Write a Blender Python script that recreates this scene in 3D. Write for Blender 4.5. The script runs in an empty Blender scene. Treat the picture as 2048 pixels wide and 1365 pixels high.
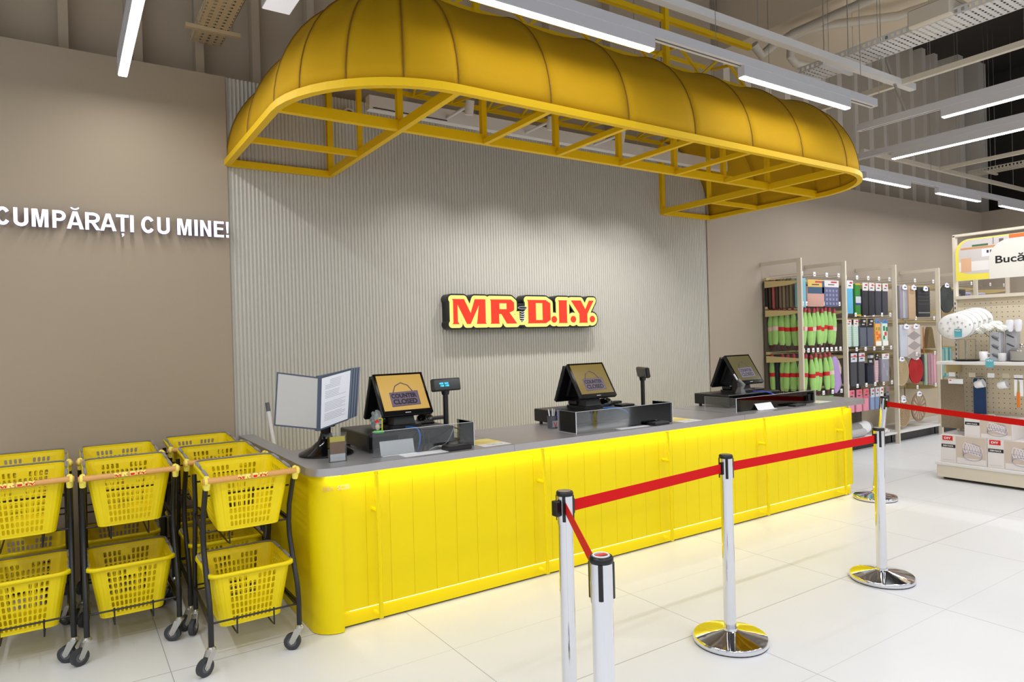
import bpy, bmesh, math, random
from mathutils import Vector, Matrix
random.seed(7)
S = bpy.context.scene
COL = S.collection
PI = math.pi

# ------------------------------------------------------------------ camera
cd = bpy.data.cameras.new('camera'); cam = bpy.data.objects.new('camera', cd); COL.objects.link(cam)
_r = Vector((0.83336, -0.55219, -0.02645)); _f = Vector((0.5522, 0.8337, -0.002465))
_r.normalize(); _f = (_f - _f.dot(_r)*_r).normalized(); _u = _r.cross(_f)
cam.matrix_world = Matrix(((_r.x, _u.x, -_f.x, 0.0), (_r.y, _u.y, -_f.y, 0.0), (_r.z, _u.z, -_f.z, 1.60), (0, 0, 0, 1)))
cd.sensor_width = 36; cd.lens = 1353.72/2048*36; cd.clip_start = 0.05; cd.clip_end = 100
S.camera = cam

# ------------------------------------------------------------------ world and exposure
S.view_settings.view_transform = 'Standard'; S.view_settings.look = 'None'
S.view_settings.gamma = 1.0; S.view_settings.exposure = 0.0; S.view_settings.use_curve_mapping = False
W = bpy.data.worlds.new('store_surroundings'); S.world = W; W.use_nodes = True
W.node_tree.nodes['Background'].inputs[0].default_value = (0.93, 0.96, 1.0, 1)
W.node_tree.nodes['Background'].inputs[1].default_value = 0.72

# ------------------------------------------------------------------ lights (each sits in a fixture built further down)
LED_W = 11.0
def area(name, loc, sx, sy, power, color=(0.97, 0.985, 1.0), rot=(0, 0, 0), spread=PI):
    l = bpy.data.lights.new(name, 'AREA'); l.shape = 'RECTANGLE'; l.size = sx; l.size_y = sy
    l.energy = power; l.color = color; l.spread = spread
    o = bpy.data.objects.new(name, l); o.location = loc; o.rotation_euler = rot; COL.objects.link(o); return o
# (x0, x1, y0, y1) of every luminous bar; z of the diffuser is 3.40
BARS_X = [(1.75, 3.14, 3.055), (4.01, 5.35, 3.045), (7.98, 9.02, 4.37), (9.75, 11.0, 4.37), (11.69, 13.0, 4.37)]
BARS_Y = [(0.365, 3.2, 5.10), (0.365, 1.0, 2.4), (6.31, 1.3, 2.77), (7.35, 2.3, 3.72)]
BARS_FILL_Y = [(-1.7, 1.0, 3.4), (9.3, -.5, 2.8), (11.6, .3, 3.3)]  # bars added out of view to brighten the counter corner and far floor
BARS_FILL_X = [(x, x+1.4, y) for y in (0.9, -1.3, -3.4) for x in (-2.4, 0.3, 3.0, 5.7, 8.4)]  # unseen fill rows, added to light the floor
for x0, x1, y in BARS_X + BARS_FILL_X: area('linear_lamp', ((x0+x1)/2, y, 3.388), x1-x0-.02, .035, LED_W*(x1-x0)*(.10 if y == 3.055 else .15 if y == 3.045 else 1.5 if y < 2 else 1.1))
for x, y0, y1 in BARS_Y: area('linear_lamp', (x, (y0+y1)/2, 3.388), .035, y1-y0-.02, LED_W*(y1-y0)*(.7 if x < 1 else 1.3))
SPOTS = [(2.7, .55), (3.5, 1.0), (4.3, 1.0), (5.0, .8)]
for x, y0, y1 in BARS_FILL_Y: area('linear_lamp', (x, (y0+y1)/2, 3.388), .035, y1-y0-.02, LED_W*(y1-y0)*1.4)
for x, k in SPOTS:
    l = bpy.data.lights.new('spot_lamp', 'SPOT'); l.energy = 78*k; l.spot_size = math.radians(96); l.spot_blend = 1.0
    l.shadow_soft_size = .018; l.color = (1, .985, .97)
    o = bpy.data.objects.new('spot_lamp', l); o.location = (x, 4.60, 3.36); COL.objects.link(o)
    d = Vector((x, 5.5, .45)) - o.location; o.rotation_euler = d.to_track_quat('-Z', 'Y').to_euler()
# led strips of the counter
area('counter_led', (3.75, 3.643, .873), 5.15, .012, 4.6, (1, .93, .62), (math.radians(20), 0, 0))
area('counter_led', (3.82, 3.69, .104), 5.05, .012, 3.6, (1, .98, .88), (0, 0, 0))

# ------------------------------------------------------------------ materials
def lin(c):
    c = c/255.0
    return c/12.92 if c <= .04045 else ((c+.055)/1.055)**2.4
def rgb(*c): return (lin(c[0]), lin(c[1]), lin(c[2]), 1)
MATS = {}
def mat(name, col, rough=.5, metal=0, emit=0, noise=0, nscale=8, bump=0, bscale=200, spec=.5, trans=0, alpha=1, coat=0, ebase=1):
    if name in MATS: return MATS[name]
    m = bpy.data.materials.new(name); m.use_nodes = True; nt = m.node_tree; b = nt.nodes['Principled BSDF']
    c = rgb(*col); b.inputs['Base Color'].default_value = c; b.inputs['Roughness'].default_value = rough
    b.inputs['Metallic'].default_value = metal; b.inputs['Specular IOR Level'].default_value = spec
    b.inputs['Coat Weight'].default_value = coat
    if ebase < 1: b.inputs['Base Color'].default_value = (c[0]*ebase, c[1]*ebase, c[2]*ebase, 1)
    if emit: b.inputs['Emission Color'].default_value = c; b.inputs['Emission Strength'].default_value = emit
    if trans: b.inputs['Transmission Weight'].default_value = trans
    if alpha < 1: b.inputs['Alpha'].default_value = alpha
    if noise:
        tc = nt.nodes.new('ShaderNodeTexCoord'); n = nt.nodes.new('ShaderNodeTexNoise'); n.inputs['Scale'].default_value = nscale
        n.inputs['Detail'].default_value = 4
        mx = nt.nodes.new('ShaderNodeMix'); mx.data_type = 'RGBA'; mx.inputs[6].default_value = tuple(v*(1-noise) for v in c[:3]) + (1,)
        mx.inputs[7].default_value = tuple(min(1, v*(1+noise)) for v in c[:3]) + (1,)
        nt.links.new(tc.outputs['Object'], n.inputs['Vector']); nt.links.new(n.outputs['Fac'], mx.inputs[0])
        nt.links.new(mx.outputs[2], b.inputs['Base Color'])
    if bump:
        tc = nt.nodes.new('ShaderNodeTexCoord'); n = nt.nodes.new('ShaderNodeTexNoise'); n.inputs['Scale'].default_value = bscale
        bp = nt.nodes.new('ShaderNodeBump'); bp.inputs['Strength'].default_value = bump; bp.inputs['Distance'].default_value = .002
        nt.links.new(tc.outputs['Object'], n.inputs['Vector']); nt.links.new(n.outputs['Fac'], bp.inputs['Height'])
        nt.links.new(bp.outputs['Normal'], b.inputs['Normal'])
    MATS[name] = m; return m
def acrylic(name, tint=(247, 249, 249), gl=.015):
    if name in MATS: return MATS[name]
    m = bpy.data.materials.new(name); m.use_nodes = True; nt = m.node_tree; nt.nodes.clear()
    out = nt.nodes.new('ShaderNodeOutputMaterial'); mix = nt.nodes.new('ShaderNodeMixShader')
    tr = nt.nodes.new('ShaderNodeBsdfTransparent'); tr.inputs[0].default_value = rgb(*tint)
    g = nt.nodes.new('ShaderNodeBsdfGlossy'); g.inputs['Roughness'].default_value = .03
    fr = nt.nodes.new('ShaderNodeFresnel'); fr.inputs[0].default_value = 1.45
    ad = nt.nodes.new('ShaderNodeMath'); ad.operation = 'ADD'; ad.inputs[1].default_value = gl; ad.use_clamp = True
    nt.links.new(fr.outputs[0], ad.inputs[0]); nt.links.new(ad.outputs[0], mix.inputs[0])
    nt.links.new(tr.outputs[0], mix.inputs[1]); nt.links.new(g.outputs[0], mix.inputs[2]); nt.links.new(mix.outputs[0], out.inputs[0])
    MATS[name] = m; return m

YEL = mat('yellow_paint', (236, 212, 0), .5, noise=.03, nscale=3, spec=.25)
YELF = mat('yellow_canopy_fabric', (196, 152, 14), .8, noise=.05, nscale=5, bump=.25, bscale=90, spec=.2)
YELT = mat('yellow_tube_paint', (234, 190, 4), .5, spec=.3)
YELP = mat('yellow_basket_plastic', (238, 213, 0), .42, noise=.03, nscale=6, spec=.35)
YELB = mat('pale_yellow_plastic', (240, 224, 90), .4)
STEEL = mat('brushed_steel', (176, 173, 175), .33, .55, noise=.06, nscale=5, bump=.12, bscale=60)
CHROME = mat('polished_chrome', (225, 226, 230), .07, 1)
ZINC = mat('zinc_plate', (190, 190, 186), .3, .9)
BLACK = mat('black_plastic', (16, 16, 18), .35)
BLKM = mat('black_powder_coat', (18, 18, 19), .42)
BLKG = mat('glossy_black_plastic', (10, 10, 12), .12)
RUB = mat('dark_rubber', (52, 54, 58), .6)
GREYP = mat('grey_grip_plastic', (150, 148, 150), .5)
GREYD = mat('dark_grey_plastic', (88, 88, 92), .45)
WOOD = mat('tan_handle_foam', (214, 158, 88), .45, noise=.08, nscale=30)
WALLP = mat('beige_wall_paint', (168, 153, 132), .85, noise=.03, nscale=1.2, bump=.15, bscale=140)
WALLG = mat('greige_wall_paint', (172, 159, 144), .85, noise=.03, nscale=1.2)
FLUTE = mat('fluted_panel_greige', (200, 197, 188), .6, noise=.02, nscale=2)
UPW = mat('upper_concrete_beige', (184, 168, 146), .9, noise=.10, nscale=1.5)
CLAD = mat('grey_beige_cladding', (226, 216, 202), .75, noise=.04, nscale=2)
CLADD = mat('dark_cladding', (62, 56, 50), .8, noise=.1, nscale=3)
WHITE = mat('white_powder_coat', (222, 220, 218), .5)
CREAM = mat('cream_metal', (218, 208, 190), .5)
OLIVE = mat('cream_bracket_metal', (206, 186, 130), .5)
LEDM = mat('led_diffuser', (255, 252, 248), .5, emit=9)
SILV = mat('white_aluminium', (205, 204, 208), .45)
RED = mat('red_belt_webbing', (206, 12, 16), .75, spec=.2)
PAPER = mat('white_paper', (236, 236, 240), .7)
ACR = acrylic('clear_acrylic')
ACRE = mat('acrylic_cut_edge', (225, 230, 232), .25)
INK = mat('black_ink', (22, 20, 22), .6)
REDI = mat('red_print', (214, 30, 34), .5)

# ------------------------------------------------------------------ builders
class MB:
    def __init__(s): s.v = []; s.f = []; s.mi = []; s.ms = []; s.sm = []
    def m(s, mt):
        if mt not in s.ms: s.ms.append(mt)
        s.cur = s.ms.index(mt); return s
    def add(s, vs, fs, smooth=False):
        if not hasattr(s, 'cur'): s.m(WHITE)
        o = len(s.v); s.v += [tuple(v) for v in vs]
        for f in fs: s.f.append(tuple(i+o for i in f)); s.mi.append(s.cur); s.sm.append(smooth)
        return s
    def box(s, x0, x1, y0, y1, z0, z1):
        return s.add([(x, y, z) for z in (z0, z1) for y in (y0, y1) for x in (x0, x1)],
                     [(0, 2, 3, 1), (4, 5, 7, 6), (0, 1, 5, 4), (2, 6, 7, 3), (0, 4, 6, 2), (1, 3, 7, 5)])
    def rbox(s, x0, x1, y0, y1, z0, z1, r=.004):      # box with chamfered vertical and horizontal edges
        r = min(r, (x1-x0)/2.2, (y1-y0)/2.2, (z1-z0)/2.2)
        vs = []; fs = []
        for sz, z, zi in ((0, z0, z0+r), (1, z1, z1-r)):
            vs += [(x0+r, y0+r, z), (x1-r, y0+r, z), (x1-r, y1-r, z), (x0+r, y1-r, z)]
            vs += [(x0+r, y0, zi), (x1-r, y0, zi), (x1, y0+r, zi), (x1, y1-r, zi), (x1-r, y1, zi), (x0+r, y1, zi), (x0, y1-r, zi), (x0, y0+r, zi)]
        fs += [(3, 2, 1, 0), (12, 13, 14, 15)]
        for b, fl in ((0, 0), (12, 1)):
            q = [(0, 1, 5, 4), (1, 2, 7, 6), (2, 3, 9, 8), (3, 0, 11, 10)]; t = [(1, 6, 5), (2, 8, 7), (3, 10, 9), (0, 4, 11)]
            for f in q + t:
                f = tuple(i+b for i in f); fs.append(f if not fl else f[::-1]) if False else fs.append(f[::-1] if fl else f)
        for i in range(8):
            j = (i+1) % 8; fs.append((4+i, 4+j, 16+j, 16+i))
        return s.add(vs, fs)
    def tube(s, pts, r, n=8, caps=True, r2=None, closed=False):
        P = [Vector(p) for p in pts]; m = len(P); rings = []
        prev = None
        for i, p in enumerate(P):
            if closed: t = (P[(i+1) % m]-P[i-1])
            else: t = (P[min(i+1, m-1)]-P[max(i-1, 0)])
            t.normalize()
            if prev is None:
                a = Vector((0, 0, 1)) if abs(t.z) < .9 else Vector((1, 0, 0)); u = t.cross(a).normalized()
            else: u = (prev - prev.dot(t)*t).normalized()
            prev = u; w = t.cross(u); rr = r if r2 is None else r+(r2-r)*i/(m-1)
            rings.append([p+rr*(math.cos(2*PI*k/n)*u+math.sin(2*PI*k/n)*w) for k in range(n)])
        vs = [v for R in rings for v in R]; fs = []
        for i in range(m if closed else m-1):
            for k in range(n):
                a = i*n+k; b = i*n+(k+1) % n; j = ((i+1) % m)*n; fs.append((a, b, j+(k+1) % n, j+k))
        s.add(vs, fs, True)
        if caps and not closed:
            s.add(rings[0], [tuple(range(n))[::-1]]); s.add(rings[-1], [tuple(range(n))])
        return s
    def bar(s, a, b, w, h):                            # rectangular tube; h along z where possible
        a = Vector(a); b = Vector(b); t = (b-a).normalized()
        up = Vector((0, 0, 1)) if abs(t.z) < .95 else Vector((0, 1, 0))
        u = t.cross(up).normalized(); v = u.cross(t)
        c = [(-1, -1), (1, -1), (1, 1), (-1, 1)]
        vs = [p+u*(i*w/2)+v*(j*h/2) for p in (a, b) for i, j in c]
        return s.add(vs, [(3, 2, 1, 0), (4, 5, 6, 7), (0, 1, 5, 4), (1, 2, 6, 5), (2, 3, 7, 6), (3, 0, 4, 7)])
    def lathe(s, prof, cx=0, cy=0, n=24, cz=0):
        vs = []; fs = []; m = len(prof)
        for r, z in prof:
            for k in range(n): a = 2*PI*k/n; vs.append((cx+r*math.cos(a), cy+r*math.sin(a), cz+z))
        for i in range(m-1):
            for k in range(n): a = i*n+k; b = i*n+(k+1) % n; fs.append((a, b, b+n, a+n))
        s.add(vs, fs, True)
        if prof[0][0] > 1e-4: s.add(vs[:n], [tuple(range(n))[::-1]])
        if prof[-1][0] > 1e-4: s.add(vs[-n:], [tuple(range(n))])
        return s
    def cyl(s, a, b, r, n=16): return s.tube([a, b], r, n)
    def disc(s, c, r, n, ax='y'):
        vs = []
        for k in range(n):
            a = 2*PI*k/n; p = {'y': (r*math.cos(a), 0, r*math.sin(a)), 'x': (0, -r*math.cos(a), r*math.sin(a)), 'z': (r*math.cos(a), r*math.sin(a), 0)}[ax]
            vs.append((c[0]+p[0], c[1]+p[1], c[2]+p[2]))
        return s.add(vs, [tuple(range(n))])
    def prism(s, poly, d0, d1, ax='y'):               # poly in (x,z) extruded along y, or (x,y) along z, or (y,z) along x
        def P(p, d): return {'y': (p[0], d, p[1]), 'z': (p[0], p[1], d), 'x': (d, p[0], p[1])}[ax]
        n = len(poly); vs = [P(p, d0) for p in poly]+[P(p, d1) for p in poly]
        fs = [tuple(range(n)), tuple(range(2*n-1, n-1, -1))]+[(i, (i+1) % n, n+(i+1) % n, n+i) for i in range(n)]
        return s.add(vs, fs)
    def quad(s, a, b, c, d): return s.add([a, b, c, d], [(0, 1, 2, 3)])
    def loft(s, secs, smooth=True, caps=True):
        n = len(secs[0]); vs = [v for q in secs for v in q]
        fs = [(i*n+k, i*n+(k+1) % n, (i+1)*n+(k+1) % n, (i+1)*n+k) for i in range(len(secs)-1) for k in range(n)]
        s.add(vs, fs, smooth)
        if caps: s.add(secs[0], [tuple(range(n))[::-1]]); s.add(secs[-1], [tuple(range(n))])
        return s
    def build(s, name, parent=None, loc=None, fix=True):
        me = bpy.data.meshes.new(name); me.from_pydata(s.v, [], s.f)
        for m in s.ms: me.materials.append(m)
        for p, i, sm in zip(me.polygons, s.mi, s.sm): p.material_index = i; p.use_smooth = sm
        if fix:
            bm = bmesh.new(); bm.from_mesh(me); bmesh.ops.remove_doubles(bm, verts=bm.verts, dist=2e-5)
            bmesh.ops.recalc_face_normals(bm, faces=bm.faces); bm.to_mesh(me); bm.free()
            if any(s.sm) and not all(s.sm):
                me.set_sharp_from_angle(angle=math.radians(40))
        o = bpy.data.objects.new(name, me); COL.objects.link(o)
        if parent: o.parent = parent
        if loc: o.location = loc
        return o
def B(mt): return MB().m(mt)
def thing(name, label, cat, loc=(0, 0, 0), rz=0, group=None):
    o = bpy.data.objects.new(name, None); COL.objects.link(o); o.location = loc; o.rotation_euler = (0, 0, rz)
    o.empty_display_size = .1; o['label'] = label; o['category'] = cat
    if group: o['group'] = group
    return o
def tag(o, label, cat, group=None):
    o['label'] = label; o['category'] = cat
    if group: o['group'] = group
    return o
def struct(o): o['kind'] = 'structure'; return o
def copy_tree(o, parent=None):
    c = o.copy(); COL.objects.link(c)
    if parent: c.parent = parent
    for ch in list(o.children): copy_tree(ch, c)
    return c
def rounded(x0, x1, y0, y1, r, n=5):
    P = []
    for cx, cy, a0 in ((x1-r, y1-r, 0), (x0+r, y1-r, 90), (x0+r, y0+r, 180), (x1-r, y0+r, 270)):
        for k in range(n+1): a = math.radians(a0+90*k/n); P.append((cx+r*math.cos(a), cy+r*math.sin(a)))
    return P
def text(name, body, size, mt, parent=None, loc=(0, 0, 0), rot=(PI/2, 0, 0), ext=.0005, off=0, width=None, height=None, align='LEFT'):
    cu = bpy.data.curves.new(name, 'FONT'); cu.body = body; cu.size = size; cu.extrude = ext; cu.offset = off; cu.align_x = align
    t = bpy.data.objects.new(name+'_tmp', cu); COL.objects.link(t)
    dg = bpy.context.evaluated_depsgraph_get(); me = bpy.data.meshes.new_from_object(t.evaluated_get(dg))
    bpy.data.objects.remove(t)
    me.materials.clear(); me.materials.append(mt)
    if width or height:
        xs = [v.co.x for v in me.vertices]; ys = [v.co.y for v in me.vertices]
        x0, x1, y0, y1 = min(xs), max(xs), min(ys), max(ys)
        sx = width/(x1-x0) if width else 1; sy = height/(y1-y0) if height else sx
        if not width: sx = sy
        for v in me.vertices: v.co.x = (v.co.x-x0)*sx; v.co.y = (v.co.y-y0)*sy
        if align == 'CENTER':
            for v in me.vertices: v.co.x -= (x1-x0)*sx/2
    o = bpy.data.objects.new(name, me); COL.objects.link(o); o.location = loc; o.rotation_euler = rot
    if parent: o.parent = parent
    return o
FACE_Y = (PI/2, 0, 0)            # text on a face that looks to -y
FACE_X = (PI/2, 0, -PI/2)        # text on a face that looks to -x

# ================================================================== THE SETTING
# floor with 1.245 x 0.625 m tiles
fm = mat('white_porcelain_tile', (229, 230, 233), .33, noise=.03, nscale=1.7, spec=.45)
nt = fm.node_tree; bs = nt.nodes['Principled BSDF']; src = bs.inputs['Base Color'].links[0].from_socket
tc = nt.nodes.new('ShaderNodeTexCoord'); sp = nt.nodes.new('ShaderNodeSeparateXYZ'); nt.links.new(tc.outputs['Object'], sp.inputs[0])
def mth(op, a, b=None):
    n = nt.nodes.new('ShaderNodeMath'); n.operation = op
    for i, v in enumerate((a, b)):
        if v is None: continue
        if isinstance(v, (int, float)): n.inputs[i].default_value = v
        else: nt.links.new(v, n.inputs[i])
    return n.outputs[0]
def joint(sock, off, per, w):
    a = mth('SUBTRACT', sock, off); a = mth('DIVIDE', a, per); a = mth('FRACT', mth('ADD', a, 100.5)); a = mth('ABSOLUTE', mth('SUBTRACT', a, .5))
    return mth('LESS_THAN', mth('MULTIPLY', a, per), w)
jx = joint(sp.outputs[0], 1.65, 1.245, .0022); jy = joint(sp.outputs[1], 2.49, 1.25, .0028); jy2 = mth('MULTIPLY', joint(sp.outputs[1], 1.865, 1.25, .0022), .4)
j = mth('MAXIMUM', mth('MAXIMUM', jx, jy), jy2)
mx = nt.nodes.new('ShaderNodeMix'); mx.data_type = 'RGBA'; nt.links.new(mth('MULTIPLY', j, .6), mx.inputs[0]); nt.links.new(src, mx.inputs[6])
mx.inputs[7].default_value = rgb(120, 112, 110); nt.links.new(mx.outputs[2], bs.inputs['Base Color'])
struct(B(fm).box(-6, 18, -7, 7.5, -.1, 0).build('floor'))
struct(B(CLADD).box(-6, 18, -7, 7.5, 6.6, 6.7).build('ceiling'))
# back wall: plain left, fluted centre, plain right
struct(B(WALLP).box(-6, 1.07, 5.47, 5.62, 0, 3.655).build('wall_back_left'))
struct(B(WALLG).box(6.49, 13.86, 5.48, 5.62, 0, 3.66).build('wall_back_right'))
w = B(FLUTE); n = int((6.49-1.07)/.0293); per = (6.49-1.07)/n; pts = []
for i in range(n):
    for t, d in ((0, 0), (.10, 0), (.2, .008), (.5, .0125), (.8, .008), (.9, 0)): pts.append((1.07+(i+t)*per, 5.505-d))
pts.append((6.49, 5.505))
w.add([(x, y, 0) for x, y in pts]+[(x, y, 3.66) for x, y in pts], [(i, i+1, len(pts)+i+1, len(pts)+i) for i in range(len(pts)-1)])
w.box(1.07, 6.49, 5.506, 5.62, 0, 3.66)
struct(w.build('wall_back', fix=False))
# upper wall behind: plain panels with studs on the left, ribbed cladding on the right
struct(B(UPW).box(-6, 7.0, 5.78, 5.9, 0, 6.6).build('wall_upper_left'))
for x in (-2.0, -1.1, -.42, .05, .51, .93, 1.35, 1.8, 2.65, 3.5, 4.35, 5.2):
    struct(B(UPW).box(x-.03, x+.03, 5.66, 5.78, 0, 6.6).build('trim_stud'))
w = B(CLAD); pts = []; x = 7.0
while x < 13.9:
    for t, d in ((0, 0), (.13, 0), (.15, -.24), (.43, -.24)): pts.append((x+t, 5.95-d))
    x += .45
w.add([(x, y, 0) for x, y in pts]+[(x, y, 6.6) for x, y in pts], [(i, i+1, len(pts)+i+1, len(pts)+i) for i in range(len(pts)-1)])
struct(w.build('wall_upper_right', fix=False))
struct(B(WALLG).box(13.86, 14.0, -7, 5.62, 0, 3.67).build('wall_right'))
struct(B(CLADD).box(15.5, 15.6, -7, 7.5, 0, 6.6).build('wall_far_right'))
struct(B(CLADD).box(-6, 18, 7.4, 7.5, 0, 6.6).build('wall_far_back'))
struct(B(CLAD).box(14.45, 14.75, 5.7, 6.0, 0, 6.6).build('trim_column'))
struct(B(CLAD).box(13.75, 13.95, 5.75, 5.95, 0, 6.6).build('trim_column'))
struct(B(mat('beam_beige', (222, 206, 180), .9, noise=.06, nscale=1.2)).box(7.35, 9.1, .5, 5.95, 5.35, 6.6).build('trim_beam'))
struct(B(UPW).box(-6, 15, 3.2, 3.35, 6.2, 6.6).build('trim_beam'))
struct(B(UPW).box(-6, 15, 1.2, 1.35, 6.2, 6.6).build('trim_beam'))

# ================================================================== SERVICE COUNTER
ctr = thing('service_counter', 'long yellow service counter with glowing underside and grey steel worktop', 'counter', (1.1, 3.64, 0))
def local(o, root): o.parent = root; o.matrix_parent_inverse = Matrix.Translation(-Vector(root.location)); return o
# body with rounded corner block
P = []
r = .13
for k in range(25): a = math.radians(270-90*k/24); P.append((1.115+r+r*math.cos(a), 3.655+r+r*math.sin(a)))
body = [(1.195, 3.655)] if False else []
poly = [(1.262, 3.655)] + P[0:] + [(1.115, 5.45), (1.19, 5.45), (1.19, 4.40), (1.262, 4.40)]
cb = B(YEL).prism([(p[0], p[1]) for p in poly], 0.004, .88, 'z')
local(cb.build('corner_block'), ctr)
local(B(YEL).box(1.262, 6.37, 3.715, 4.38, 0.012, .87).build('carcass'), ctr)
# front panel with shallow vertical grooves, hanging proud of the plinth
w = B(YEL); x = 1.262; segs = []
while x < 6.36:
    x1 = min(x+.1456, 6.37); segs.append((x, x1)); x = x1
for a, b in segs: w.box(a+.0012, b-.0012, 3.672, 3.70, .105, .845)
w.box(1.262, 6.37, 3.6745, 3.714, .106, .844)
local(w.build('front_panel'), ctr)
local(B(YEL).box(1.262, 6.37, 3.700, 3.72, .012, .10).build('plinth'), ctr)
local(B(mat('led_strip', (255, 242, 200), .5, emit=2.5)).box(1.30, 6.33, 3.680, 3.70, .099, .1035).box(1.30, 6.33, 3.655, 3.671, .8755, .8779).build('led_strip'), ctr)
local(B(BLACK).box(1.262, 6.36, 3.72, 3.75, 0.0, .0115).build('shadow_gap_base'), ctr)
# worktop, rounded front left corner
R = .14
tp = [(6.60-.10, 3.625)]
for k in range(25): a = math.radians(270-90*k/24); tp.append((1.095+R+R*math.cos(a), 3.625+R+R*math.sin(a)))
tp += [(1.095, 5.46), (1.20, 5.46), (1.20, 4.43), (6.60, 4.43)]
for k in range(5): a = math.radians(0-90*k/4); tp.append((6.50+.10*math.cos(a), 3.725+.10*math.sin(a)))
tp = tp[:-1]
local(B(STEEL).prism(tp, .878, .922, 'z').build('worktop'), ctr)
local(B(mat('joint_line', (110, 108, 108), .5)).box(2.3985, 2.4005, 3.6242, 4.43, .8785, .9226).box(4.6985, 4.7005, 3.6242, 4.43, .8785, .9226).build('worktop_joint'), ctr)
for x in (1.455, 2.62, 3.785, 4.95, 6.12):
    p = B(YEL).tube([(x, 3.625, .872), (x, 3.622, .75), (x, 3.60, .66), (x, 3.60, .052)], .013, 10).build('rail_pole')
    local(p, ctr)
    for z in (.655, .065):
        q = B(YEL).tube([(x-.005, 3.60, z), (x-.004, 3.68, z)], .012, 8).build('peg')
        q.parent = p
# lettering on the corner
lt = mat('pale_lettering', (238, 214, 150), .5)
t = text('lettering', 'GIN · SCSB', .03, lt, None, (0, 0, 0), FACE_Y, .0004, .0008, width=.15, height=.026)
for v in t.data.vertices:           # wrap the word round the corner
    s_ = v.co.x; arc = (s_-.015)
    if s_ > .075: v.co.x = s_-.075; v.co.z = -v.co.z + .0008
    else: a = (.075-s_)/r; v.co.x = -r*math.sin(a)*1.004; v.co.z = -(r-r*math.cos(a)) + .0014
t.location = (1.160+.02+r-.13+.055, 3.6546, .792); local(t, ctr)

# ================================================================== AWNING
AW = thing('awning_canopy', 'large yellow fabric canopy on a steel frame above the counter', 'canopy', (3.8, 4.1, 3.0))
XL, XR, Y0, Y1, ZR, RR = 1.87, 5.73, 4.09, 5.49, 3.02, .80
def fab(pfun, nu, nv=14, inner=False):
    vs = []; fs = []
    for i in range(nu+1):
        for j in range(nv+1): vs.append(pfun(i/nu, j/nv))
    for i in range(nu):
        for j in range(nv): a = i*(nv+1)+j; fs.append((a, a+nv+1, a+nv+2, a+1))
    return vs, fs
def sag(u, v): return 1-.036*math.sin(PI*u)*math.sin(PI*v/2)**.8
panels = []
nf = 6
for i in range(nf):
    xa = XL+(XR-XL)*i/nf; xb = XL+(XR-XL)*(i+1)/nf
    panels.append(lambda u, v, xa=xa, xb=xb: (xa+(xb-xa)*u, Y0-RR*sag(u, v)*math.cos(v*PI/2), ZR+RR*sag(u, v)*math.sin(v*PI/2)))
for side in (-1, 1):
    cx = XL if side < 0 else XR
    for i in range(4):
        def f(u, v, i=i, side=side, cx=cx):
            a = (i+u)*PI/8; k = 1-.035*math.sin(PI*u)*math.sin(PI*min(1, v*1.0))
            rr = RR*k*math.cos(v*PI/2); return (cx+side*rr*math.sin(a), Y0-rr*math.cos(a), ZR+RR*k*math.sin(v*PI/2))
        panels.append(f)
    for i in range(2):
        ya = Y0+(Y1-Y0)*i/2; yb = Y0+(Y1-Y0)*(i+1)/2
        panels.append(lambda u, v, ya=ya, yb=yb, cx=cx, side=side: (cx+side*RR*sag(u, v)*math.cos(v*PI/2), ya+(yb-ya)*u, ZR+RR*sag(u, v)*math.sin(v*PI/2)))
for f in panels:
    vs, fs = fab(f, 8); o = MB().m(YELF).add(vs, fs, True).build('fabric_panel')
    sm = o.modifiers.new('thick', 'SOLIDIFY'); sm.thickness = .004; sm.offset = 0
    local(o, AW)
SEAM = mat('canopy_seam', (128, 90, 8), .7)
def arc(fx): return [fx(j/14) for j in range(15)]
ribs = []
for i in range(nf+1):
    x = XL+(XR-XL)*i/nf; ribs.append([(x, Y0-(RR+.002)*math.cos(v*PI/28), ZR+(RR+.002)*math.sin(v*PI/28)) for v in range(15)])
for side, cx in ((-1, XL), (1, XR)):
    for i in range(1, 5):
        a = i*PI/8; ribs.append([(cx+side*(RR+.002)*math.sin(a)*math.cos(v*PI/28), Y0-(RR+.002)*math.cos(a)*math.cos(v*PI/28), ZR+(RR+.002)*math.sin(v*PI/28)) for v in range(15)])
    for y in ((Y0+Y1)/2, Y1-.01):
        ribs.append([(cx+side*(RR+.002)*math.cos(v*PI/28), y, ZR+(RR+.002)*math.sin(v*PI/28)) for v in range(15)])
for p in ribs:
    local(B(SEAM).tube(p, .0045, 6).build('rib'), AW)
# rim and frame
rim = [(XL-RR, Y1, 3.0), (XL-RR, Y0, 3.0)]
for k in range(1, 12): a = PI/2*k/12; rim.append((XL-RR*math.cos(a), Y0-RR*math.sin(a), 3.0))
rim += [(XL, Y0-RR, 3.0), (XR, Y0-RR, 3.0)]
for k in range(1, 12): a = PI/2*k/12; rim.append((XR+RR*math.sin(a), Y0-RR*math.cos(a), 3.0))
rim += [(XR+RR, Y0, 3.0), (XR+RR, Y1, 3.0)]
w = B(YELT); n = len(rim); vs = []
for i, p in enumerate(rim):
    a = Vector(rim[max(i-1, 0)]); b = Vector(rim[min(i+1, n-1)]); t = (b-a).normalized(); u = Vector((-t.y, t.x, 0))
    for du, dz in ((-.022, -.022), (.022, -.022), (.022, .022), (-.022, .022)): vs.append(Vector(p)+u*du+Vector((0, 0, dz)))
w.add(vs, [(i*4+k, i*4+(k+1) % 4, i*4+4+(k+1) % 4, i*4+4+k) for i in range(n-1) for k in range(4)])
local(w.build('rim_tube'), AW)
def beam(a, b, ww=.04, h=.04, nm='frame_bar'): return local(B(YELT).bar(a, b, ww, h).build(nm), AW)
beam((XL-RR, Y0, 3.019), (XR+RR, Y0, 3.019), .042, .065)
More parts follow.
